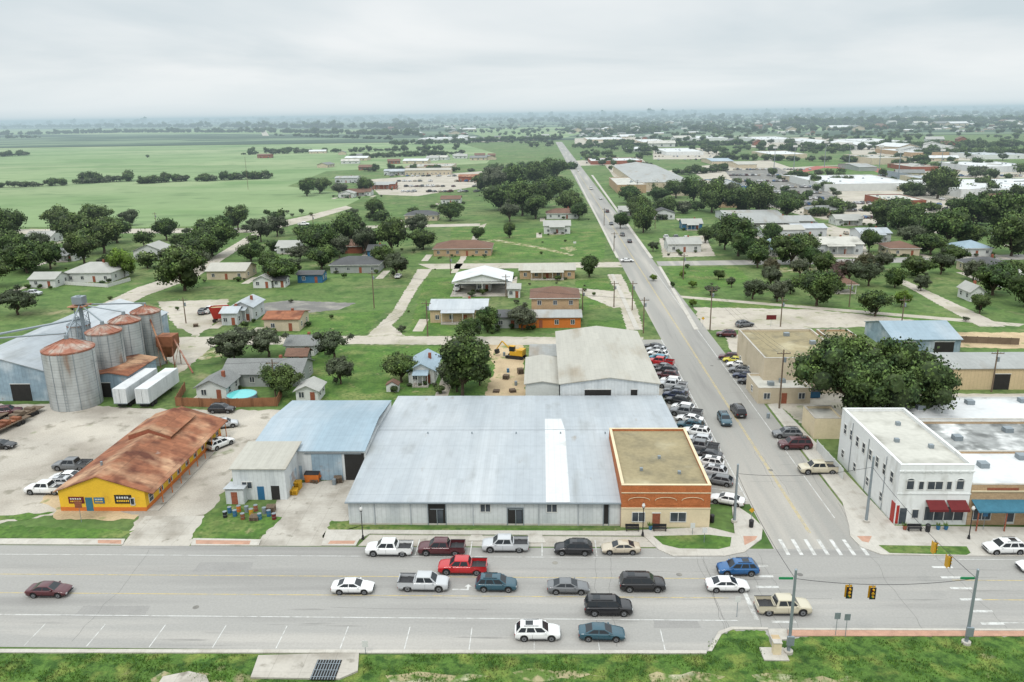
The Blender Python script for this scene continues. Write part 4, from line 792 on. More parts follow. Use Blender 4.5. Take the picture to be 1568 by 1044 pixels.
box_building('elevator_warehouse',-90,614,88,572,480,'bluewall','metalroof','gable',3.5,'y',fr_bays([(20,50)],614,3.5))
box_building('loading_shed',145,608,200,575,548,'bluewall','rust','gable',.6,'y',fr_bays([(150,172)],608,3.),oh=.4)
def trailer(ua,vb,yl=13.):
    x0,y0=G(ua,vb); b=B('white_box_trailer'); w=2.6
    b.box('box','metalwall',x0,x0+w,y0,y0+yl,1.1,4.0); b.box('roof','whiteroof',x0+.05,x0+w-.05,y0+.05,y0+yl-.05,4.0,4.04); b.box('rear_frame','galv',x0-.02,x0+w+.02,y0-.04,y0-.002,1.0,1.15); b.box('chassis','black',x0+.6,x0+w-.6,y0+.2,y0+yl-.5,.8,1.09)
    b.box('rear_bumper','black',x0+.3,x0+w-.3,y0+.05,y0+.15,.5,.62); b.box('door_seam','black',x0+w/2-.02,x0+w/2+.02,y0-.03,y0-.002,1.2,3.9)
    for yy in (1.5,2.7):
        for xx in (0.1,w-.4): b.tube('wheels','tire',(x0+xx,y0+yy,.52),(x0+xx+.3,y0+yy,.52),.5,n=14)
    for xx in (.5,w-.6): b.box('landing_gear','black',x0+xx,x0+xx+.12,y0+yl-3,y0+yl-2.85,.0,1.)
    b.done()
trailer(176,626); trailer(210,626)
box_building('tan_metal_workshop',858,632,1008,588,508,'metalwall','tanroof','gable',1.2,'y',fr_bays([(895,935),(965,975)],632,4.5))
box_building('white_portable_building',805,622,856,588,548,'siding','tanroof','gable',.5,'y',fr_windows(3))
box_building('white_portable_building',812,560,858,545,528,'siding','greymetal','gable',.5,'x',fr_windows(3))
# two-storey white building
x0w,y0w=G(1368,803); x1w=G(1478,803)[0]; Hh=HG(x0w,y0w,712); y1w=G(1284,703)[1]
b=B('white_two_storey_building'); b.box('walls','white',x0w,x1w,y0w,y1w,0,Hh-.5); b.parapet('white',x0w,x1w,y0w,y1w,Hh-.5,.5,.35,'white'); b.box('roof','paleroof',x0w+.35,x1w-.35,y0w+.35,y1w-.35,Hh-.5,Hh-.42)
b.box('cornice','white',x0w-.12,x1w+.12,y0w-.14,y0w-.002,Hh-.95,Hh-.75); b.box('string_course','white',x0w-.06,x1w+.06,y0w-.1,y0w-.002,Hh*.52,Hh*.52+.15)
Wd=x1w-x0w
def arched(b,x,z,w,h,y):
    b.winF(x,z,w,h,y); pts=[(x+w/2*math.cos(t),y-.02,z+h+w*.32*math.sin(t)) for t in np.linspace(0,math.pi,9)]; b.poly('window_heads','glass',pts)
    pts=[(x+(w/2+.1)*math.cos(t),y-.05,z+h+(w*.32+.1)*math.sin(t)) for t in np.linspace(0,math.pi,9)]
    for p,q in zip(pts,pts[1:]): b.tube('hood_moulds','white',p,q,.07,n=5)
z2=Hh*.60
arched(b,x0w+Wd*.16,z2,.9,1.2,y0w); arched(b,x0w+Wd*.84,z2,.9,1.2,y0w)
b.winF(x0w+Wd*.5,z2,1.9,1.1,y0w); b.winF(x0w+Wd*.31,z2,.6,1.1,y0w); b.winF(x0w+Wd*.69,z2,.6,1.1,y0w)
for i in range(8):
    xx=x0w+Wd*(i+.5)/8; b.box('dentils','white',xx-.12,xx+.12,y0w-.22,y0w-.142,Hh-.95,Hh-.7)
b.box('storefront_glass','glass',x0w+Wd*.4,x1w-.5,y0w-.04,y0w-.002,.7,2.6); 
for i in range(5): xx=x0w+Wd*.4+(x1w-.5-x0w-Wd*.4)*i/4; b.box('storefront_mullions','trim',xx-.05,xx+.05,y0w-.09,y0w-.042,.5,2.7)
b.box('corner_door','red',x0w+.15,x0w+.5,y0w-.05,y0w-.002,.15,2.8); b.box('corner_pier','red',x0w-.06,x0w-.002,y0w+.1,y0w+1.2,.1,3.); b.box('entrance','glass',x0w+.6,x0w+1.5,y0w-.05,y0w-.002,.15,2.4); b.winF(x0w+Wd*.28,1.0,.8,1.2,y0w)
for (a,c) in ((.40,.66),(.69,.95)): b.slab('awning','maroon',[(x0w+Wd*a,y0w-1.4,2.9),(x0w+Wd*c,y0w-1.4,2.9),(x0w+Wd*c,y0w-.01,3.6),(x0w+Wd*a,y0w-.01,3.6)],.06); b.box('awning_valance','maroon',x0w+Wd*a,x0w+Wd*c,y0w-1.43,y0w-1.4,2.6,2.86)
nsd=8
for i in range(nsd):
    yy=y0w+2+i*(y1w-y0w-4)/(nsd-1); b.winS(yy,z2,.9,1.5,x0w)
    if i%2==1: b.winS(yy,1.2,.9,1.2,x0w)
for (fx,fy) in ((.3,.4),(.6,.7),(.7,.3)): b.box('roof_units','galv',x0w+Wd*fx,x0w+Wd*fx+.6,y0w+(y1w-y0w)*fy,y0w+(y1w-y0w)*fy+.6,Hh-.42,Hh+.1)
for i in range(3): b.tube('downpipes','galv',(x0w-.08,y0w+4+i*6,0),(x0w-.08,y0w+4+i*6,Hh-.6),.05,n=5)
b.done()
xs=x1w+.05
def shop(name,x0,x1,y0,y1,h,wall,roof,aw=None):
    b=B(name); b.box('walls',wall,x0,x1,y0,y1,0,h-.4); b.parapet(wall,x0,x1,y0,y1,h-.4,.4,.3); b.box('roof',roof,x0+.3,x1-.3,y0+.3,y1-.3,h-.4,h-.3)
    n=int((x1-x0)/3.2)
    if aw:
        for i in range(n):
            xx=x0+(x1-x0)*(i+.5)/n
            if i%3==1: b.box('doors','trim',xx-.6,xx+.6,y0-.05,y0-.002,.15,2.4); b.box('door_glass','glass',xx-.45,xx+.45,y0-.07,y0-.052,.5,2.3)
            else: b.winF(xx,.8,2.2,1.6,y0,fr='trim')
        b.slab('canopy',aw,[(x0+.2,y0-2.,3.0),(x1-.2,y0-2.,3.0),(x1-.2,y0-.01,3.7),(x0+.2,y0-.01,3.7)],.08); b.box('canopy_valance',aw,x0+.2,x1-.2,y0-2.05,y0-2.,2.8,2.96)
        for i in range(n+1): xx=x0+.3+(x1-x0-.6)*i/n; b.tube('canopy_posts','redbrick',(xx,y0-1.9,.1),(xx,y0-1.9,2.95),.09)
        b.box('cornice','cream',x0,x1,y0-.12,y0-.002,h-1.,h-.8); b.box('sign_panel','redbrick',x0+2,x0+6,y0-.08,y0-.002,h-.75,h-.45)
    for i in range(3): xx=x0+(x1-x0)*(i+.6)/3.3; yy=y0+(y1-y0)*random.uniform(.2,.8); b.box('roof_units','galv',xx,xx+1.2,yy,yy+1.2,h-.3,h+.4)
    b.done()
Hp=HG(xs,y0w,742)
ya_=G(1500,690,Hp)[1]; yb_=G(1500,643,Hp)[1]; yc_=G(1500,608,Hp)[1]
shop('brick_shop_row',xs,xs+22,y0w,ya_,Hp,'tanbrick','whiteroof','teal'); shop('brick_shop_row',xs+22.05,xs+48,y0w,ya_,Hp-.3,'redbrick','paleroof','maroon')
shop('rear_store_building',xs,xs+30,ya_+.05,yb_,Hp-.2,'tanbrick','oldroof'); shop('rear_store_building',xs,xs+30,yb_+.05,yc_,Hp+.1,'white','whiteroof')
box_building('tan_flat_roof_building',1167,602,1292,552,507,'beige','flatroof','flat',front=fr_windows(5))
box_building('brick_flat_roof_building',1292.5,590,1345,545,507,'tanbrick','flatroof','flat',front=fr_windows(2))
box_building('low_annex',1160,618,1240,598,575,'beige','paleroof','flat',front=fr_windows(3))
box_building('long_metal_warehouse',1298,597,1900,565,540,'tanwall','greymetal','gable',.9,'x',fr_bays([(1425,1452),(1330,1350),(1520,1545),(1600,1640)],597,3.2))
box_building('wood_and_metal_shed',1366,540,1470,520,492,'bluewall','blueroof','gable',2.2,'x',fr_bays([(1380,1400),(1430,1460)],540,2.5))
box_building('yard_wall_building',1245,672,1290,645,625,'cream','paleroof','flat')
shrubs=[]; dk=0
# houses behind
def house(name,u,vb,wpx,d,h,wall,roof,kind='gable',ax='x',rise=1.8,rot=0,porch=False,chim=False):
    global dk
    x,y=G(u,vb); L=RT@(Vector((x,y,0))-C); w=wpx*(-L.z)/F; b=B(name,(x,y,0),rot); x0,x1=-w/2,w/2
    b.box('walls',wall,x0,x1,0,d,0,h)
    if kind=='gable': b.gable(roof,wall,x0,x1,0,d,h,rise,ax,.45)
    elif kind=='hip': b.hip(roof,x0,x1,0,d,h,rise,.5)
    n=max(2,int(w/3.6))
    for i in range(n):
        xx=x0+w*(i+.5)/n
        if i==n//2: b.box('door','redbrick',xx-.45,xx+.45,-.06,-.002,.05,2.1)
        else: b.winF(xx,1.,.95,1.1,0)
        b.winF(xx,1.,.95,1.1,d,dirn=1)
        if h>5: b.winF(xx,3.9,.95,1.1,0)
    for s,xx in ((-1,x0),(1,x1)):
        for i in range(2): b.winS(d*(i+.5)/2,1.,.9,1.1,xx,dirn=s)
    if porch:
        b.slab('porch_roof',roof,[(x0+w*.2,-2.2,h-.4),(x1-w*.2,-2.2,h-.4),(x1-w*.2,-.01,h+.1),(x0+w*.2,-.01,h+.1)],.1); b.box('porch_deck','concrete',x0+w*.2,x1-w*.2,-2.2,-.01,0,.3)
        for i in range(4): xx=x0+w*.22+(w*.56)*i/3; b.tube('porch_posts','trim',(xx,-2.05,.3),(xx,-2.05,h-.5),.07)
    if chim: b.box('chimney','redbrick',w*.15,w*.15+.6,d*.5,d*.5+.6,h,h+rise+.7)
    b.done()
    if d>=8:
        dk+=1; sx=x+random.choice((-w/2-2.2,w/2+2.2)); rect('house_driveway','palegravel',sx-1.3,sx+1.3,y-random.uniform(6,11),y+4,.0272+dk*.00002) if h<5 and 'orange' not in name and 'brick_house' not in name else None
        for _ in range(5): shrubs.append((x+random.uniform(-w/2-1,w/2+1),y+random.choice((-1.6,d+1.5,-1.3)),random.uniform(1.,2.2)/10))
        for _ in range(2): shrubs.append((x+random.uniform(-w,w),y-random.uniform(3,9),random.uniform(1.,3.)/10))
HS=[('grey_roof_cottage',402,592,120,9,2.8,'greywall','rgrey','gable','x',1.8),('small_cottage',325,612,46,7,2.6,'siding','rgrey','gable','y',1.4),('white_garden_shed',471,616,34,5,2.4,'siding','rlight','gable','y',1.),
('blue_roof_house',646,588,40,10,3,'siding','blueroof','gable','y',1.4),('small_cottage',460,545,44,7,2.6,'siding','rgrey','gable','x',1.4),('small_outbuilding',455,560,30,4,2.4,'greywall','rbrown','gable','x',1.),
('tan_warehouse_house',702,494,86,12,3.6,'tanwall','metalroof','gable','x',1.4),('orange_storefront',828,502,122,8,2.8,'orange','greymetal','gable','x',.8),('two_storey_brick_house',850,488,72,11,5.8,'tanbrick','rbrown','hip','x',2.),('brown_cafe',776,502.5,36,7,3,'greywall','rdark','gable','x',1.),
('brick_long_house',838,427,84,10,3,'tanbrick','tanroof','gable','x',1.2),('white_outbuilding',787,456,18,6,2.8,'siding','rlight','gable','x',.9),
('brown_roof_ranch_house',708,392,88,13,3,'tanbrick','rbrown','hip','x',2.4),('white_two_storey_house',853,358,40,9,3.8,'siding','rlight','gable','x',1.8),('brown_roof_house',862,335,50,10,3,'siding','rbrown','hip','x',2.),
('white_farmhouse',136,432,72,12,3.4,'siding','rlight','hip','x',2.6),('small_cottage',66,440,40,8,2.8,'siding','rlight','gable','x',1.6),('white_cottage',228,397,46,10,3.4,'siding','rlight','gable','y',2.4),('tan_house',347,428,60,11,3,'beige','tanroof','gable','x',1.8),
('small_cottage',402,441,28,7,2.6,'siding','rlight','gable','y',1.4),('small_outbuilding',428,440,18,5,2.4,'siding','rdark','gable','x',1.),('blue_storage_building',475,433,38,6,2.8,'bluep','rdark','gable','x',.8),('dark_roof_house',543,418,74,11,3,'greywall','rdark','hip','x',2.2),('brown_roof_house',535,388,40,10,3,'redbrick','rbrown','hip','x',2.),
('dark_roof_house',645,338,50,10,3,'beige','rdark','hip','x',2.),('white_cottage',60,372,40,9,3,'siding','rlight','gable','x',1.8),('white_cottage',440,388,32,9,3,'siding','rlight','gable','x',1.6),('farm_shed',432,507,54,9,3.2,'beige','rust','gable','x',1.),
('farm_shed',372,492,34,9,4.,'metalwall','metalroof','gable','y',1.4),('farm_shed',352,498,24,6,3.4,'metalwall','metalroof','gable','x',1.),('white_carport_office',740,446,22,8,3.2,'siding','whiteroof','gable','y',1.2),
('white_cottage',1048,386,50,11,3.2,'siding','rlight','gable','x',1.8),('white_cottage',1016,336,34,9,3.2,'siding','rdark','gable','y',2.),('blue_roof_house',1188,392,32,9,3.2,'siding','blueroof','gable','y',2.),('long_grey_barn',1185,352,120,14,4,'greywall','greymetal','gable','x',1.6),('metal_shed',1285,390,70,16,4,'metalwall','paleroof','gable','x',1.6),
('blue_roof_house',1495,392,46,11,3,'siding','blueroof','hip','x',2.2),('dark_roof_house',1520,420,60,11,3,'beige','rdark','hip','x',2.),('brown_roof_house',1455,352,50,11,3,'beige','rbrown','gable','x',1.8),('white_cottage',1060,352,30,9,3,'bluep','rlight','gable','x',1.6),
('metal_shed',1240,362,50,12,3.6,'metalwall','metalroof','gable','x',1.2),('white_cottage',1300,345,40,10,3,'siding','rlight','gable','x',1.6),('grey_roof_house',1265,330,50,10,3,'beige','rgrey','hip','x',1.8),('white_cottage',1495,462,20,7,3,'siding','rlight','gable','y',1.6),
('white_cottage',548,300,40,10,3,'siding','rbrown','gable','x',1.6),('white_cottage',530,303,24,8,3,'siding','rlight','gable','y',1.6),('metal_shed',655,268,70,16,4.5,'beige','tanroof','gable','x',1.4),('farm_shed',720,278,36,14,4,'redbrick','rust','gable','x',1.4),('metal_shed',530,280,34,14,4,'metalwall','greymetal','gable','x',1.2),('farm_shed',404,242,20,14,4,'redbrick','rbrown','gable','x',1.4),
('metal_shed',1200,366,60,12,4,'metalwall','tanroof','gable','x',1.2),('metal_shed',1150,345,44,12,4,'beige','greymetal','gable','x',1.2),('metal_shed',1340,372,46,12,4,'metalwall','metalroof','gable','x',1.4),('brown_roof_house',1385,392,44,11,3,'beige','rbrown','hip','x',2.),('white_cottage',1550,440,36,9,3,'siding','rlight','gable','x',1.6),('grey_roof_house',1560,372,44,10,3,'siding','rgrey','hip','x',1.8),('metal_shed',585,290,40,12,4,'redbrick','greymetal','gable','x',1.2),('metal_shed',610,268,44,12,4,'metalwall','metalroof','gable','x',1.2),('white_cottage',960,330,24,9,3,'siding','rlight','gable','x',1.6),('small_cottage',100,400,30,8,3,'siding','rgrey','gable','x',1.6),('blue_roof_house',575,395,24,8,3,'bluep','rdark','gable','x',1.6),('brown_roof_house',690,312,30,10,3,'siding','rbrown','gable','x',1.6)]
for h in HS: house(*h,chim=random.random()<.3,porch=(random.random()<.4 and h[4]>=8 and h[8]!='hip'))
for _ in range(70):
    u=random.uniform(60,1540); v=random.uniform(360,500); x,y=G(u,v)
    if xl-10<x<xr+8 or 1060<u<1400 and 465<v<506: continue
    shrubs.append((x,y,random.uniform(.8,2.4)/10))
woodland('distant_woodland',spots,LOD)
woodland('garden_shrubs',shrubs,LOD[:3])
b=B('park_pavilion',G(1290,447)+(0,)); b.hip('rbrown',-3,3,-3,3,3,1.6,.5)
for sx in (-2.8,2.8):
    for sy in (-2.8,2.8): b.tube('posts','trim',(sx,sy,0),(sx,sy,2.8),.12)
b.box('floor','concrete',-3,3,-3,3,0,.15); b.done()
x0,y0=G(695,452); x1=G(782,452)[0]; b=B('white_canopy_carport'); hh=4.2; yk_=y0+14
b.gable('whiteroof','white',x0,x1,y0,yk_,hh,2.2,'y',.5); b.box('fascia','trim',x0-.5,x1+.5,y0-.52,y0-.503,hh-.5,hh-.1)
for xx in (x0+.3,(x0+x1)/2,x1-.3):
    for yy in (y0+.3,yk_-.3): b.tube('posts','trim',(xx,yy,0),(xx,yy,hh),.14)
b.box('back_wall','greywall',x0,x1,yk_-.1,yk_,0,hh-.01); b.box('floor','concrete',x0-1,x1+1,y0-2,yk_,.02,.06); b.done()
for (nm,a,vb,c,vt,vbk,wl,rf,ki) in (('school_gym',975,292,1062,279,252,'beige','greymetal','hip'),('school_hall',1030,300,1110,289,276,'beige','tanroof','flat'),('green_school_hall',1062,296,1146,287,275,'bluep','greymetal','flat'),('school_hall',945,296,990,284,272,'tanbrick','paleroof','flat'),
 ('school_building',1262,293,1412,283,268,'siding','whiteroof','flat'),('school_building',1232,284,1262,278,268,'beige','whiteroof','gable'),('athletics_building',1470,303,1700,291,274,'white','whiteroof','flat'),('field_house',1335,252,1392,243,236,'beige','tanroof','flat'),('press_box',1315,262,1345,256,250,'greywall','greymetal','gable'),
 ('strip_mall',905,252,985,247,242,'redbrick','whiteroof','flat'),('strip_mall',1090,252,1125,247,242,'beige','blueroof','gable'),('school_wing',1360,318,1420,308,298,'redbrick','paleroof','flat'),('metal_barn',1110,340,1200,331,322,'metalwall','greymetal','gable'),
 ('strip_mall',985,222,1030,218,213,'beige','whiteroof','flat'),('church_hall',1250,224,1280,219,214,'white','whiteroof','hip'),('church_hall',1310,227,1338,222,217,'white','whiteroof','hip'),('metal_barn',1130,258,1160,252,247,'beige','tanroof','gable'),('metal_barn',1395,262,1440,256,250,'redbrick','tanroof','flat'),('commercial_building',1495,264,1600,256,247,'metalwall','whiteroof','flat'),('metal_barn',960,232,990,228,225,'metalwall','whiteroof','gable'),('metal_barn',620,262,690,256,251,'beige','tanroof','flat'),
 ('commercial_building',1020,238,1080,233,227,'white','whiteroof','flat'),('commercial_building',1395,240,1460,234,227,'tanbrick','whiteroof','flat'),('commercial_building',1180,243,1240,237,231,'beige','whiteroof','flat'),('commercial_building',900,217,960,214,210,'beige','whiteroof','flat'),('commercial_building',1165,219,1235,214,209,'white','whiteroof','flat'),('commercial_building',640,216,720,213,210,'white','whiteroof','flat'),('commercial_building',1500,244,1590,238,230,'white','metalroof','flat'),('commercial_building',1430,286,1475,278,268,'beige','metalroof','flat'),('commercial_building',1100,318,1150,309,300,'tanbrick','paleroof','flat'),('commercial_building',1380,340,1440,330,318,'beige','greymetal','flat'),('commercial_building',1320,222,1400,217,212,'white','whiteroof','flat'),('commercial_building',1060,216,1120,212,208,'white','whiteroof','flat')):
    box_building(nm,a,vb,c,vt,vbk,wl,rf,ki,1.5 if ki!='hip' else 4.)
flat('running_track','track',[(1212,262),(1250,254),(1350,258),(1372,268),(1330,278),(1235,272)],.05)
flat('football_field','lawn',[(1235,263),(1262,257),(1335,260),(1350,267),(1322,274),(1250,270)],.06)
flat('practice_field','lawn',[(1180,246),(1280,244),(1300,252),(1210,256)],.03)
b=B('stadium_bleachers'); x0,y0=G(1385,276); 
for i in range(8): b.box('steps','galv',x0+i*.9,x0+(i+1)*.9,y0-10,y0+50,0,.5+i*.5)
b.done()
for (u,vb,vt) in ((1215,262,222),(1262,256,216),(1345,268,222),(1374,282,230),(1185,258,224),(1440,262,228),(1300,250,218)):
    x,y=G(u,vb); h=min(35,HG(x,y,vt)); b=B('stadium_light_pole',(x,y,0)); b.tube('pole','galv',(0,0,0),(0,0,h),.4,.2); b.box('lamp_bank','plate',-2.,2.,-.3,.3,h-1.8,h); b.done(True)
hm=[]
for i in range(6):
    b=B('far_house_proto'); w=[13,16,11,20,26,14][i]; d=[9,11,9,12,14,16][i]; b.box('walls',['siding','beige','redbrick','siding','beige','white'][i],-w/2,w/2,-d/2,d/2,0,3.2)
    b.gable(['rlight','rgrey','rbrown','paleroof','whiteroof','rlight'][i],'siding',-w/2,w/2,-d/2,d/2,3.2,2.,'x',.5)
    for k in range(3): b.winF(-w/2+w*(k+.5)/3,.9,1.3,1.3,-d/2)
    o=b.done(True); hm.append(o.data); bpy.data.objects.remove(o)
def farh(u0,u1,d0,d1,n,s=1.,nm='distant_house'):
    for _ in range(n):
        u=random.uniform(u0,u1); dv=random.uniform(d0,d1); x,y=G(u,VH(u)+dv)
        if xl-14<x<xr+14: continue
        o=bpy.data.objects.new(nm,random.choice(hm)); sc.collection.objects.link(o); o.location=(x,y,0); o.rotation_euler=(0,0,random.uniform(-.3,.3)+random.choice((0,1.57))); k=s*random.uniform(.8,1.3); o.scale=(k,k,s)
farh(640,1000,22,42,44); farh(900,1600,16,40,80); farh(560,760,60,84,14); farh(900,1500,6,14,80,1.6); farh(-100,500,4,9,30,1.8); farh(1380,1600,80,150,10); farh(1450,1600,20,40,16); farh(480,560,55,80,6); farh(600,800,10,20,24,1.2)
farh(880,1560,14,34,36,2.4,'distant_warehouse'); farh(600,860,16,30,8,2.,'distant_warehouse'); farh(1000,1500,44,72,12,1.8,'distant_warehouse')
# ---------------------------------------------------------------- poles, lamps, signals
def upole(u,vb,vt=None,h=11.,arm=True,nm='utility_pole'):
    x,y=G(u,vb); h=HG(x,y,vt) if vt else h; b=B(nm,(x,y,0)); b.tube('pole','wood',(0,0,0),(0,0,h),.17,.12)
    if arm:
        b.box('crossarm','wood',-1.2,1.2,-.2,-.1,h-.8,h-.65)
        for xx in (-1.1,-.5,.5,1.1): b.tube('insulators','galv',(xx,-.15,h-.65),(xx,-.15,h-.45),.05,n=5)
        b.tube('transformer','galv',(.35,0,h-2.4),(.35,0,h-1.5),.25)
    b.done(); return Vector((x,y,h-.5))
def wires(a,c,offs=(-1.1,0,1.1),sag=.8,r=.015):
    b=B('overhead_wires'); 
    for o in offs:
        p0=a+Vector((o,0,0)); p1=c+Vector((o,0,0)); pr=p0
        for k in range(1,9):
            t=k/8; q=p0.lerp(p1,t)-Vector((0,0,sag*4*t*(1-t))); b.tube('wire','black',pr,q,r,n=4); pr=q
    b.done()
p1=upole(1193,626,535); p2=upole(1087,506,440); p3=upole(1046,428,388); p4=upole(1003,350,320); p5=upole(975,302,275)
for a,c in ((p1,p2),(p2,p3),(p3,p4),(p4,p5)): wires(a,c)
q1=upole(985,510,455); q2=upole(968,475,430); q3=upole(573,472,415); q4=upole(422,607,550); q5=upole(108,622,545); q6=upole(655,515,460); wires(q3,q1); wires(q4,q6,(-1.1,1.1)); wires(q5,q4,(-1.1,1.1))
upole(1518,600,535); upole(240,350,325); upole(285,495,455); upole(380,290,240,nm='radio_mast',arm=False); upole(775,455,420); upole(892,475,440); upole(1380,500,455); upole(940,470,430); upole(690,420,390); upole(940,385,355); upole(925,345,318); upole(1195,500,455); upole(1300,470,430); upole(480,350,328)
for (u,vb,vt) in ((1124,800,712),(1326,800,700)): 
    x,y=G(u,vb); h=HG(x,y,vt); b=B('steel_signal_pole',(x,y,.1)); b.tube('pole','galv',(0,0,0),(0,0,h),.2,.13,n=10); b.tube('base','kerb',(0,0,0),(0,0,.3),.4,n=10); b.tube('cap','galv',(0,0,h),(0,0,h+.12),.16,.03); b.done()
NEp=Vector(G(1326,800)+(HG(*G(1326,800),715),)); NWp=Vector(G(1124,800)+(HG(*G(1124,800),725),))
SW_=Vector(G(1207,1000)+(0,)); SE_=Vector(G(1479,986)+(0,))
for p,vt in ((SW_,872),(SE_,872)):
    h=HG(p.x,p.y,vt); p.z=h-1.0; b=B('steel_signal_pole',(p.x,p.y,0)); b.tube('pole','galv',(0,0,.2),(0,0,h),.18,.12,n=10); b.tube('base','kerb',(0,0,0),(0,0,.35),.45,n=12); b.tube('cap','galv',(0,0,h),(0,0,h+.12),.16,.03)
    b.box('controller','galv',-.35,.35,-.45,-.2,1.2,2.2); b.box('street_sign','green',-1.6,-.2,-.03,.03,h-1.1,h-.85); b.done()
def span(a,c,ts,facing=0):
    b=B('span_wire'); pr=a
    for k in range(1,13):
        t=k/12; q=a.lerp(c,t)-Vector((0,0,.7*4*t*(1-t))); b.tube('wire','black',pr,q,.025,n=4); pr=q
    b.done()
    for t in ts:
        q=a.lerp(c,t)-Vector((0,0,.7*4*t*(1-t))); s=B('traffic_signal',tuple(q),facing)
        s.tube('hanger','galv',(0,0,0),(0,0,-.35),.04,n=5); s.box('housing','ypaint',-.2,.2,-.15,.15,-1.5,-.35)
        s.box('backplate','ypaint',-.34,.34,.15,.17,-1.62,-.22); s.box('backplate_rim','black',-.3,.3,-.17,-.15,-1.58,-.26)
        for i,mm in enumerate(('tail','amber','green')):
            z=-.54-i*.38; s.tube('lens_%d'%i,mm,(0,-.17,z),(0,-.19,z),.14,n=12)
            s.tube('visor_%d'%i,'ypaint',(0,-.19,z+.1),(0,-.36,z+.1),.1,n=8)
        s.done()
def tproj(a,c,u):
    best=0;bd=1e9
    for k in range(101):
        t=k/100; q=a.lerp(c,t); L=RT@(q-C); uu=784+F*L.x/(-L.z)
        if abs(uu-u)<bd: bd=abs(uu-u); best=t
    return best
span(SW_,SE_,[tproj(SW_,SE_,1303),tproj(SW_,SE_,1338)]); span(SE_,NEp,[tproj(SE_,NEp,1455),tproj(SE_,NEp,1433)],90); span(NWp,NEp,[]); span(NWp,SW_,[],90)
def lamp(u,vb,h=4.6):
    x,y=G(u,vb); b=B('street_lamp',(x,y,.12)); b.tube('base','black',(0,0,0),(0,0,.5),.2,.12,n=10); b.tube('post','black',(0,0,.5),(0,0,h-.6),.07,.05); b.tube('collar','black',(0,0,h-.65),(0,0,h-.55),.16,.16,n=10)
    b.tube('globe_lower','plate',(0,0,h-.55),(0,0,h-.3),.14,.22,n=10); b.tube('globe_upper','plate',(0,0,h-.3),(0,0,h),.22,.1,n=10); b.tube('finial','black',(0,0,h),(0,0,h+.2),.06,.01); b.done()
for u,v in ((556,826),(984,821),(1483,826)): lamp(u,v)
def sign(u,vb,h=2.4,m='galv',shape='rect',nm='traffic_sign',w=.6,hh=.75,rot=0):
    x,y=G(u,vb); b=B(nm,(x,y,.05),rot); b.tube('post','galv',(0,0,0),(0,0,h),.035,n=5)
    if shape=='rect': b.box('panel',m,-w/2,w/2,-.06,-.036,h-hh,h)
    else:
        n=4; pts=[(w/2*math.cos(math.pi/2*i),-.05,h-w/2+w/2*math.sin(math.pi/2*i)) for i in range(n)]; b.poly('panel',m,pts)
    b.done()
sign(1279,974,2.8,'galv'); sign(1294,976,2.8,'galv'); sign(1150,800,2.2,'ypaint','dia',w=.8); sign(1128,945,2.6,'plate'); sign(1076,500,2.6,'ypaint','dia',w=.9); sign(1078,832,2.2,'plate'); sign(560,1002,1.6,'plate'); sign(1060,820,1.8,'plate')
sign(125,800,3.2,'redbrick',nm='restaurant_sign',w=1.0,hh=1.0); sign(1180,500,3.,'maroon',nm='shop_sign',w=2.5,hh=1.2); sign(1505,812,3.,'bluep',nm='shop_sign',w=.6,hh=1.); sign(880,378,2.2,'plate',w=1.2)
def bench(u,v):
    x,y=G(u,v); b=B('park_bench',(x,y,.13)); b.box('seat','black',-.9,.9,-.25,.2,.42,.47); b.box('backrest','black',-.9,.9,.2,.25,.5,.9)
    for s in (-.8,.75): b.box('legs','black',s,s+.06,-.22,.25,0,.42); b.box('armrests','black',s,s+.06,-.25,.2,.62,.66)
    b.done()
bench(1010,814); bench(1400,814); bench(968,814)
b=B('utility_pedestal',G(1190,1002)+(0,)); b.box('footing','kerb',-1.6,.9,-1.1,.9,0,.18); b.box('cabinet','cream',-.5,.3,-.3,.3,.18,1.5); b.box('cap','kerb',-.55,.35,-.35,.35,1.5,1.58); b.done()
b=B('concrete_planter',G(1187,986)+(0,)); b.box('body','kerb',-.5,.5,-.5,.5,0,.8); b.box('soil','dirt',-.4,.4,-.4,.4,.8,.83); b.done()
for (u,v) in ((1090,800),(1150,808),(1420,815)):
    b=B('trash_bin',G(u,v)+(.13,)); b.tube('body','black',(0,0,0),(0,0,.95),.28,.32,n=12); b.tube('lid','black',(0,0,.95),(0,0,1.08),.34,.2,n=12); b.done()
for (u,v,c) in ((1436,812,'leafy'),(1448,812,'leafp'),(1385,812,'leaf'),(996,812,'leafy')):
    b=B('potted_plant',G(u,v)+(.13,)); b.tube('pot','bluep' if c!='leaf' else 'redbrick',(0,0,0),(0,0,.5),.2,.28,n=10)
    for i in range(26): a=random.uniform(0,6.28); q=random.uniform(.05,.35); b.mesh('leaves','tuft',[(q*math.cos(a),q*math.sin(a),.5),(q*math.cos(a)+.08,q*math.sin(a)+.05,.6),(q*1.5*math.cos(a),q*1.5*math.sin(a),.9+random.uniform(0,.3))],[(0,1,2)])
    b.done()
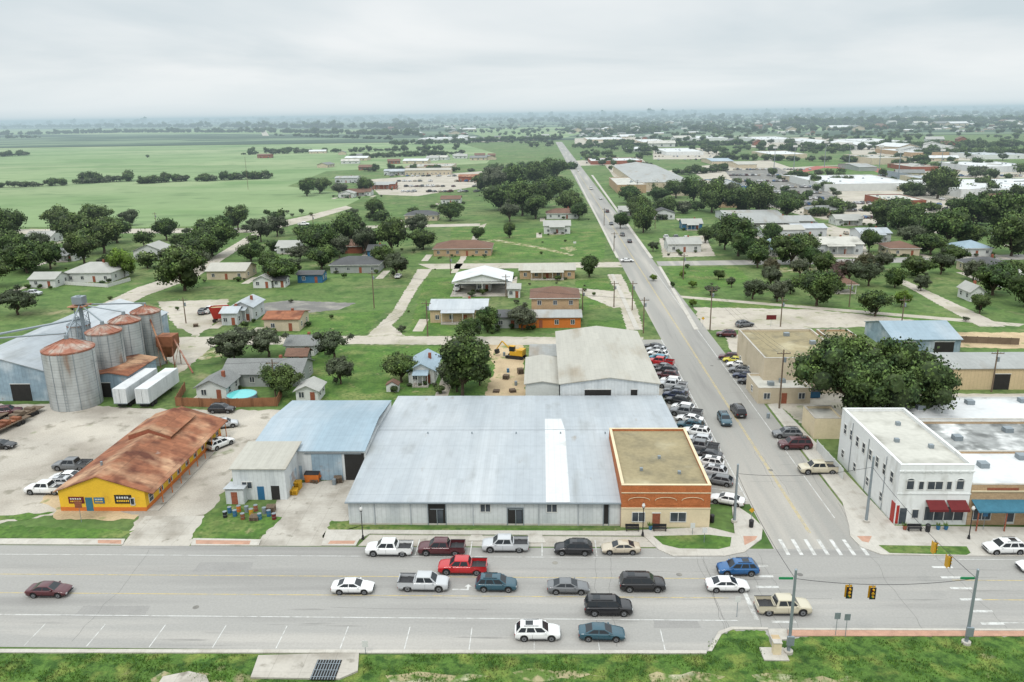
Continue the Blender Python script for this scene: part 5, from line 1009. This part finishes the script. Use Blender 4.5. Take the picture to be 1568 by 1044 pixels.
def fence(pts,h=1.8,m='fence',nm='wooden_fence'):
    b=B(nm)
    for p,q in zip(pts,pts[1:]):
        a=Vector(G(*p)); c=Vector(G(*q)); d=(c-a).normalized(); nn=Vector((-d.y,d.x))*.03
        b.mesh('boards',m,[tuple(a-nn)+(0.05,),tuple(c-nn)+(0.05,),tuple(c+nn)+(0.05,),tuple(a+nn)+(0.05,),tuple(a-nn)+(h,),tuple(c-nn)+(h,),tuple(c+nn)+(h,),tuple(a+nn)+(h,)],[(3,2,1,0),(4,5,6,7),(0,1,5,4),(1,2,6,5),(2,3,7,6),(3,0,4,7)])
        k=0
        while k<(c-a).length: r=a+d*k; b.box('posts',m,r.x-.07,r.x+.07,r.y-.07,r.y+.07,0,h+.1); k+=2.4
    b.done()
fence([(284,598),(270,622),(345,624),(425,622),(432,606)]); fence([(100,436),(165,440),(200,430)],1.2,'trim','white_fence'); fence([(1250,690),(1290,735)],1.8,'siding','white_fence'); fence([(1360,520),(1560,528)],1.6,'wood','wooden_fence')
x,y=G(371,612); b=B('above_ground_pool',(x,y,0)); b.tube('wall','bluewall',(0,0,0),(0,0,1.2),2.9,n=28); b.tube('water','pool',(0,0,1.2),(0,0,1.22),2.75,n=28); b.done()
b=B('dog_house',G(601,600)+(0,)); b.box('walls','siding',-1.2,1.2,0,1.8,0,1.4); b.gable('rbrown','siding',-1.2,1.2,0,1.8,1.4,.7,'y',.15); b.box('opening','dark',-.35,.35,-.03,-.002,.05,.9); b.done()
def excavator(u,v,rot,m='ypaint'):
    b=B('yellow_excavator',G(u,v)+(0,),rot)
    for s in (-1.1,.7): b.box('tracks','black',-1.8,1.8,s,s+.5,.05,.75); b.tube('track_ends','black',(-1.8,s,.4),(-1.8,s+.5,.4),.36,n=12); b.tube('track_ends','black',(1.8,s,.4),(1.8,s+.5,.4),.36,n=12)
    b.box('body',m,-2.,1.1,-1.1,1.1,.85,1.8); b.box('engine_cover',m,-2.,-.6,-1.1,1.1,1.8,2.2); b.box('cab','cglass',.0,1.2,.2,1.1,1.8,2.9); b.box('cab_roof',m,-.05,1.25,.15,1.15,2.9,3.)
    b.tube('boom',m,(1.1,-.2,1.6),(3.4,-.2,3.6),.2,.16); b.tube('stick',m,(3.4,-.2,3.6),(4.8,-.2,1.6),.15,.12); b.mesh('bucket','black',[(4.4,-.7,1.6),(5.2,-.7,1.5),(4.9,-.7,.5),(4.2,-.7,.7),(4.4,.3,1.6),(5.2,.3,1.5),(4.9,.3,.5),(4.2,.3,.7)],[(0,1,2,3),(7,6,5,4),(1,5,6,2),(2,6,7,3),(3,7,4,0),(0,4,5,1)]); b.done()
excavator(790,548,160)
def drum(u,v,m):
    b=B('steel_drum',G(u,v)+(0,)); b.tube('body',m,(0,0,0),(0,0,.88),.29,n=14); b.tube('rim','galv',(0,0,.88),(0,0,.92),.3,n=14); b.tube('hoop','galv',(0,0,.42),(0,0,.46),.3,n=14); b.done()
def pallet(u,v,m,n=5):
    b=B('pallet_stack',G(u,v)+(0,),random.uniform(-20,20))
    for k in range(n):
        for i in range(5): b.box('boards',m,-.6,.6,-.6+i*.26,-.6+i*.26+.16,k*.15+.1,k*.15+.13)
        for s in (-.6,-.05,.5): b.box('bearers',m,s,s+.1,-.6,.6,k*.15,k*.15+.1)
    b.done()
for (u,v,m) in ((352,785,'bluep'),(360,790,'bluep'),(385,788,'ypaint'),(398,795,'teal'),(412,790,'bluep'),(372,795,'rust'),(420,795,'maroon'),(345,792,'black'),(405,786,'galv'),(392,782,'redbrick'),(378,784,'galv'),(366,783,'orange'),(448,752,'ypaint'),(470,738,'orange'),(512,742,'galv'),(772,545,'galv'),(778,570,'bluep'),(790,590,'galv'),(1176,640,'galv')): drum(u,v,m)
for (u,v,m,n) in ((455,748,'ypaint',8),(450,756,'ypaint',5),(490,728,'orange',9),(483,738,'wood',4),(390,795,'wood',4),(415,783,'wood',6),(518,738,'wood',6),(775,580,'wood',6),(785,600,'wood',4),(797,572,'wood',8),(760,600,'wood',3),(300,500,'wood',5)): pallet(u,v,m,n)
def dumpster(u,v,m,rot=0):
    b=B('dumpster',G(u,v)+(0,),rot); b.mesh('body',m,[(-1,-.8,.15),(1,-.8,.15),(1,.8,.15),(-1,.8,.15),(-1.1,-.95,1.4),(1.1,-.95,1.4),(1.1,.8,1.6),(-1.1,.8,1.6)],[(3,2,1,0),(0,1,5,4),(1,2,6,5),(2,3,7,6),(3,0,4,7)]); b.slab('lid','black',[(-1.12,-.97,1.45),(1.12,-.97,1.45),(1.12,.82,1.65),(-1.12,.82,1.65)],.05)
    for s in (-1.25,1.1): b.box('side_pockets',m,s,s+.15,-.4,.4,.7,.9)
    b.done()
dumpster(480,736,'orange'); dumpster(1160,545,'bluep'); dumpster(1245,608,'bluep'); dumpster(340,486,'red'); dumpster(300,660,'bluep',30)
b=B('red_grain_wagon',G(338,492)+(0,),10); b.mesh('hopper','red',[(-1.6,-1,1.),(1.6,-1,1.),(1.6,1,1.),(-1.6,1,1.),(-2.4,-1.4,4.2),(2.4,-1.4,4.2),(2.4,1.4,4.2),(-2.4,1.4,4.2)],[(3,2,1,0),(0,1,5,4),(1,2,6,5),(2,3,7,6),(3,0,4,7)]); b.box('heap','dirt',-2.2,2.2,-1.2,1.2,3.8,3.9)
for sx in (-1.4,1.4):
    for sy in (-1.3,1.1): b.tube('wheels','tire',(sx,sy,.5),(sx,sy+.25,.5),.5,n=12)
b.done()
def flatbed(u,v,rot,load):
    b=B('flatbed_trailer',G(u,v)+(0,),rot); b.box('deck','wood',-4,4,-1.2,1.2,.8,.95); b.box('frame','black',-5.5,4,-.2,.2,.65,.79)
    for sx in (1.,2.):
        for sy in (-1.35,1.15): b.tube('wheels','tire',(sx,sy,.4),(sx,sy+.2,.4),.4,n=12)
    for i in range(5): b.box('load',load,-3.5+i*1.2,-2.6+i*1.2,-.9,.9,.951,1.2+.25*(i%3))
    b.done()
flatbed(14,655,80,'rust'); flatbed(36,640,80,'wood'); flatbed(-20,650,80,'galv')
# ---------------------------------------------------------------- light, sky, haze
w=bpy.data.worlds.new('World'); sc.world=w; w.use_nodes=True; nt=w.node_tree; N=nt.nodes; Lk=nt.links.new; bg=N['Background']
sky=N.new('ShaderNodeTexSky'); sky.sky_type='NISHITA'; sky.sun_disc=False; sky.sun_elevation=math.radians(58); sky.sun_rotation=math.radians(200)
def mth(op,a,b_=None,c=None):
    n=N.new('ShaderNodeMath'); n.operation=op
    for i,x in enumerate((a,b_,c)):
        if x is None: continue
        if isinstance(x,(int,float)): n.inputs[i].default_value=x
        else: Lk(x,n.inputs[i])
    return n.outputs[0]
tc=N.new('ShaderNodeTexCoord'); sp=N.new('ShaderNodeSeparateXYZ'); Lk(tc.outputs['Generated'],sp.inputs[0])
zz=mth('MAXIMUM',sp.outputs[2],0.); den=mth('ADD',zz,.12)
cb=N.new('ShaderNodeCombineXYZ'); Lk(mth('DIVIDE',sp.outputs[0],den),cb.inputs[0]); Lk(mth('DIVIDE',sp.outputs[1],den),cb.inputs[1])
n1=N.new('ShaderNodeTexNoise'); n1.inputs['Scale'].default_value=.42; n1.inputs['Detail'].default_value=5; n1.inputs['Distortion'].default_value=.4; Lk(cb.outputs[0],n1.inputs['Vector'])
mr=N.new('ShaderNodeMapRange'); mr.inputs[1].default_value=.34; mr.inputs[2].default_value=.6; Lk(n1.outputs['Fac'],mr.inputs[0])
mx=N.new('ShaderNodeMix'); mx.data_type='RGBA'; mx.inputs[6].default_value=(6.5,7.3,7.7,1); mx.inputs[7].default_value=(8.9,9.2,9.3,1); Lk(mr.outputs[0],mx.inputs[0])
# pale band close to the horizon
hb=N.new('ShaderNodeMapRange'); hb.inputs[1].default_value=.0; hb.inputs[2].default_value=.06; hb.inputs[3].default_value=.8; hb.inputs[4].default_value=0.; Lk(zz,hb.inputs[0])
mh=N.new('ShaderNodeMix'); mh.data_type='RGBA'; mh.inputs[7].default_value=(8.2,8.85,9.1,1); Lk(hb.outputs[0],mh.inputs[0]); Lk(mx.outputs[2],mh.inputs[6])
gr=N.new('ShaderNodeMapRange'); gr.inputs[1].default_value=.14; gr.inputs[2].default_value=.75; gr.inputs[3].default_value=1.; gr.inputs[4].default_value=2.45; Lk(zz,gr.inputs[0])
vm=N.new('ShaderNodeVectorMath'); vm.operation='SCALE'; Lk(mh.outputs[2],vm.inputs[0]); Lk(gr.outputs[0],vm.inputs['Scale'])
m2=N.new('ShaderNodeMix'); m2.data_type='RGBA'; m2.inputs[0].default_value=.95; Lk(sky.outputs[0],m2.inputs[6]); Lk(vm.outputs[0],m2.inputs[7])
Lk(m2.outputs[2],bg.inputs['Color']); bg.inputs['Strength'].default_value=.1
sl=bpy.data.lights.new('sun','SUN'); sl.energy=1.4; sl.angle=math.radians(12); sl.color=(1,.96,.9); so=bpy.data.objects.new('sun',sl); sc.collection.objects.link(so)
so.rotation_euler=(math.radians(32),0,math.radians(-20))
b=B('emissive_haze_layer'); b.box('air','glass',-44000,44000,260,44000,-3,72); o=b.done()
hz=bpy.data.materials.new('haze'); hz.use_nodes=True; hn=hz.node_tree; hn.nodes.remove(hn.nodes['Principled BSDF'])
ab=hn.nodes.new('ShaderNodeVolumeAbsorption'); em=hn.nodes.new('ShaderNodeEmission'); ad=hn.nodes.new('ShaderNodeAddShader'); sg=1/5200.
ab.inputs['Color'].default_value=(0,0,0,1); ab.inputs['Density'].default_value=sg; em.inputs['Color'].default_value=(.48,.62,.68,1); em.inputs['Strength'].default_value=sg  # haze glows by emission, standing in for scattered daylight
hn.links.new(ab.outputs[0],ad.inputs[0]); hn.links.new(em.outputs[0],ad.inputs[1]); hn.links.new(ad.outputs[0],hn.nodes['Material Output'].inputs['Volume'])
o.data.materials[0]=hz
# ---------------------------------------------------------------- camera
cd=bpy.data.cameras.new('camera'); co=bpy.data.objects.new('camera',cd); sc.collection.objects.link(co); cd.sensor_width=36; cd.lens=F/1568*36; cd.clip_end=90000; cd.clip_start=.5
co.matrix_world=Matrix.Translation(C)@R.to_4x4(); sc.camera=co
sc.view_settings.view_transform='Standard'; sc.view_settings.look='None'; sc.view_settings.exposure=0
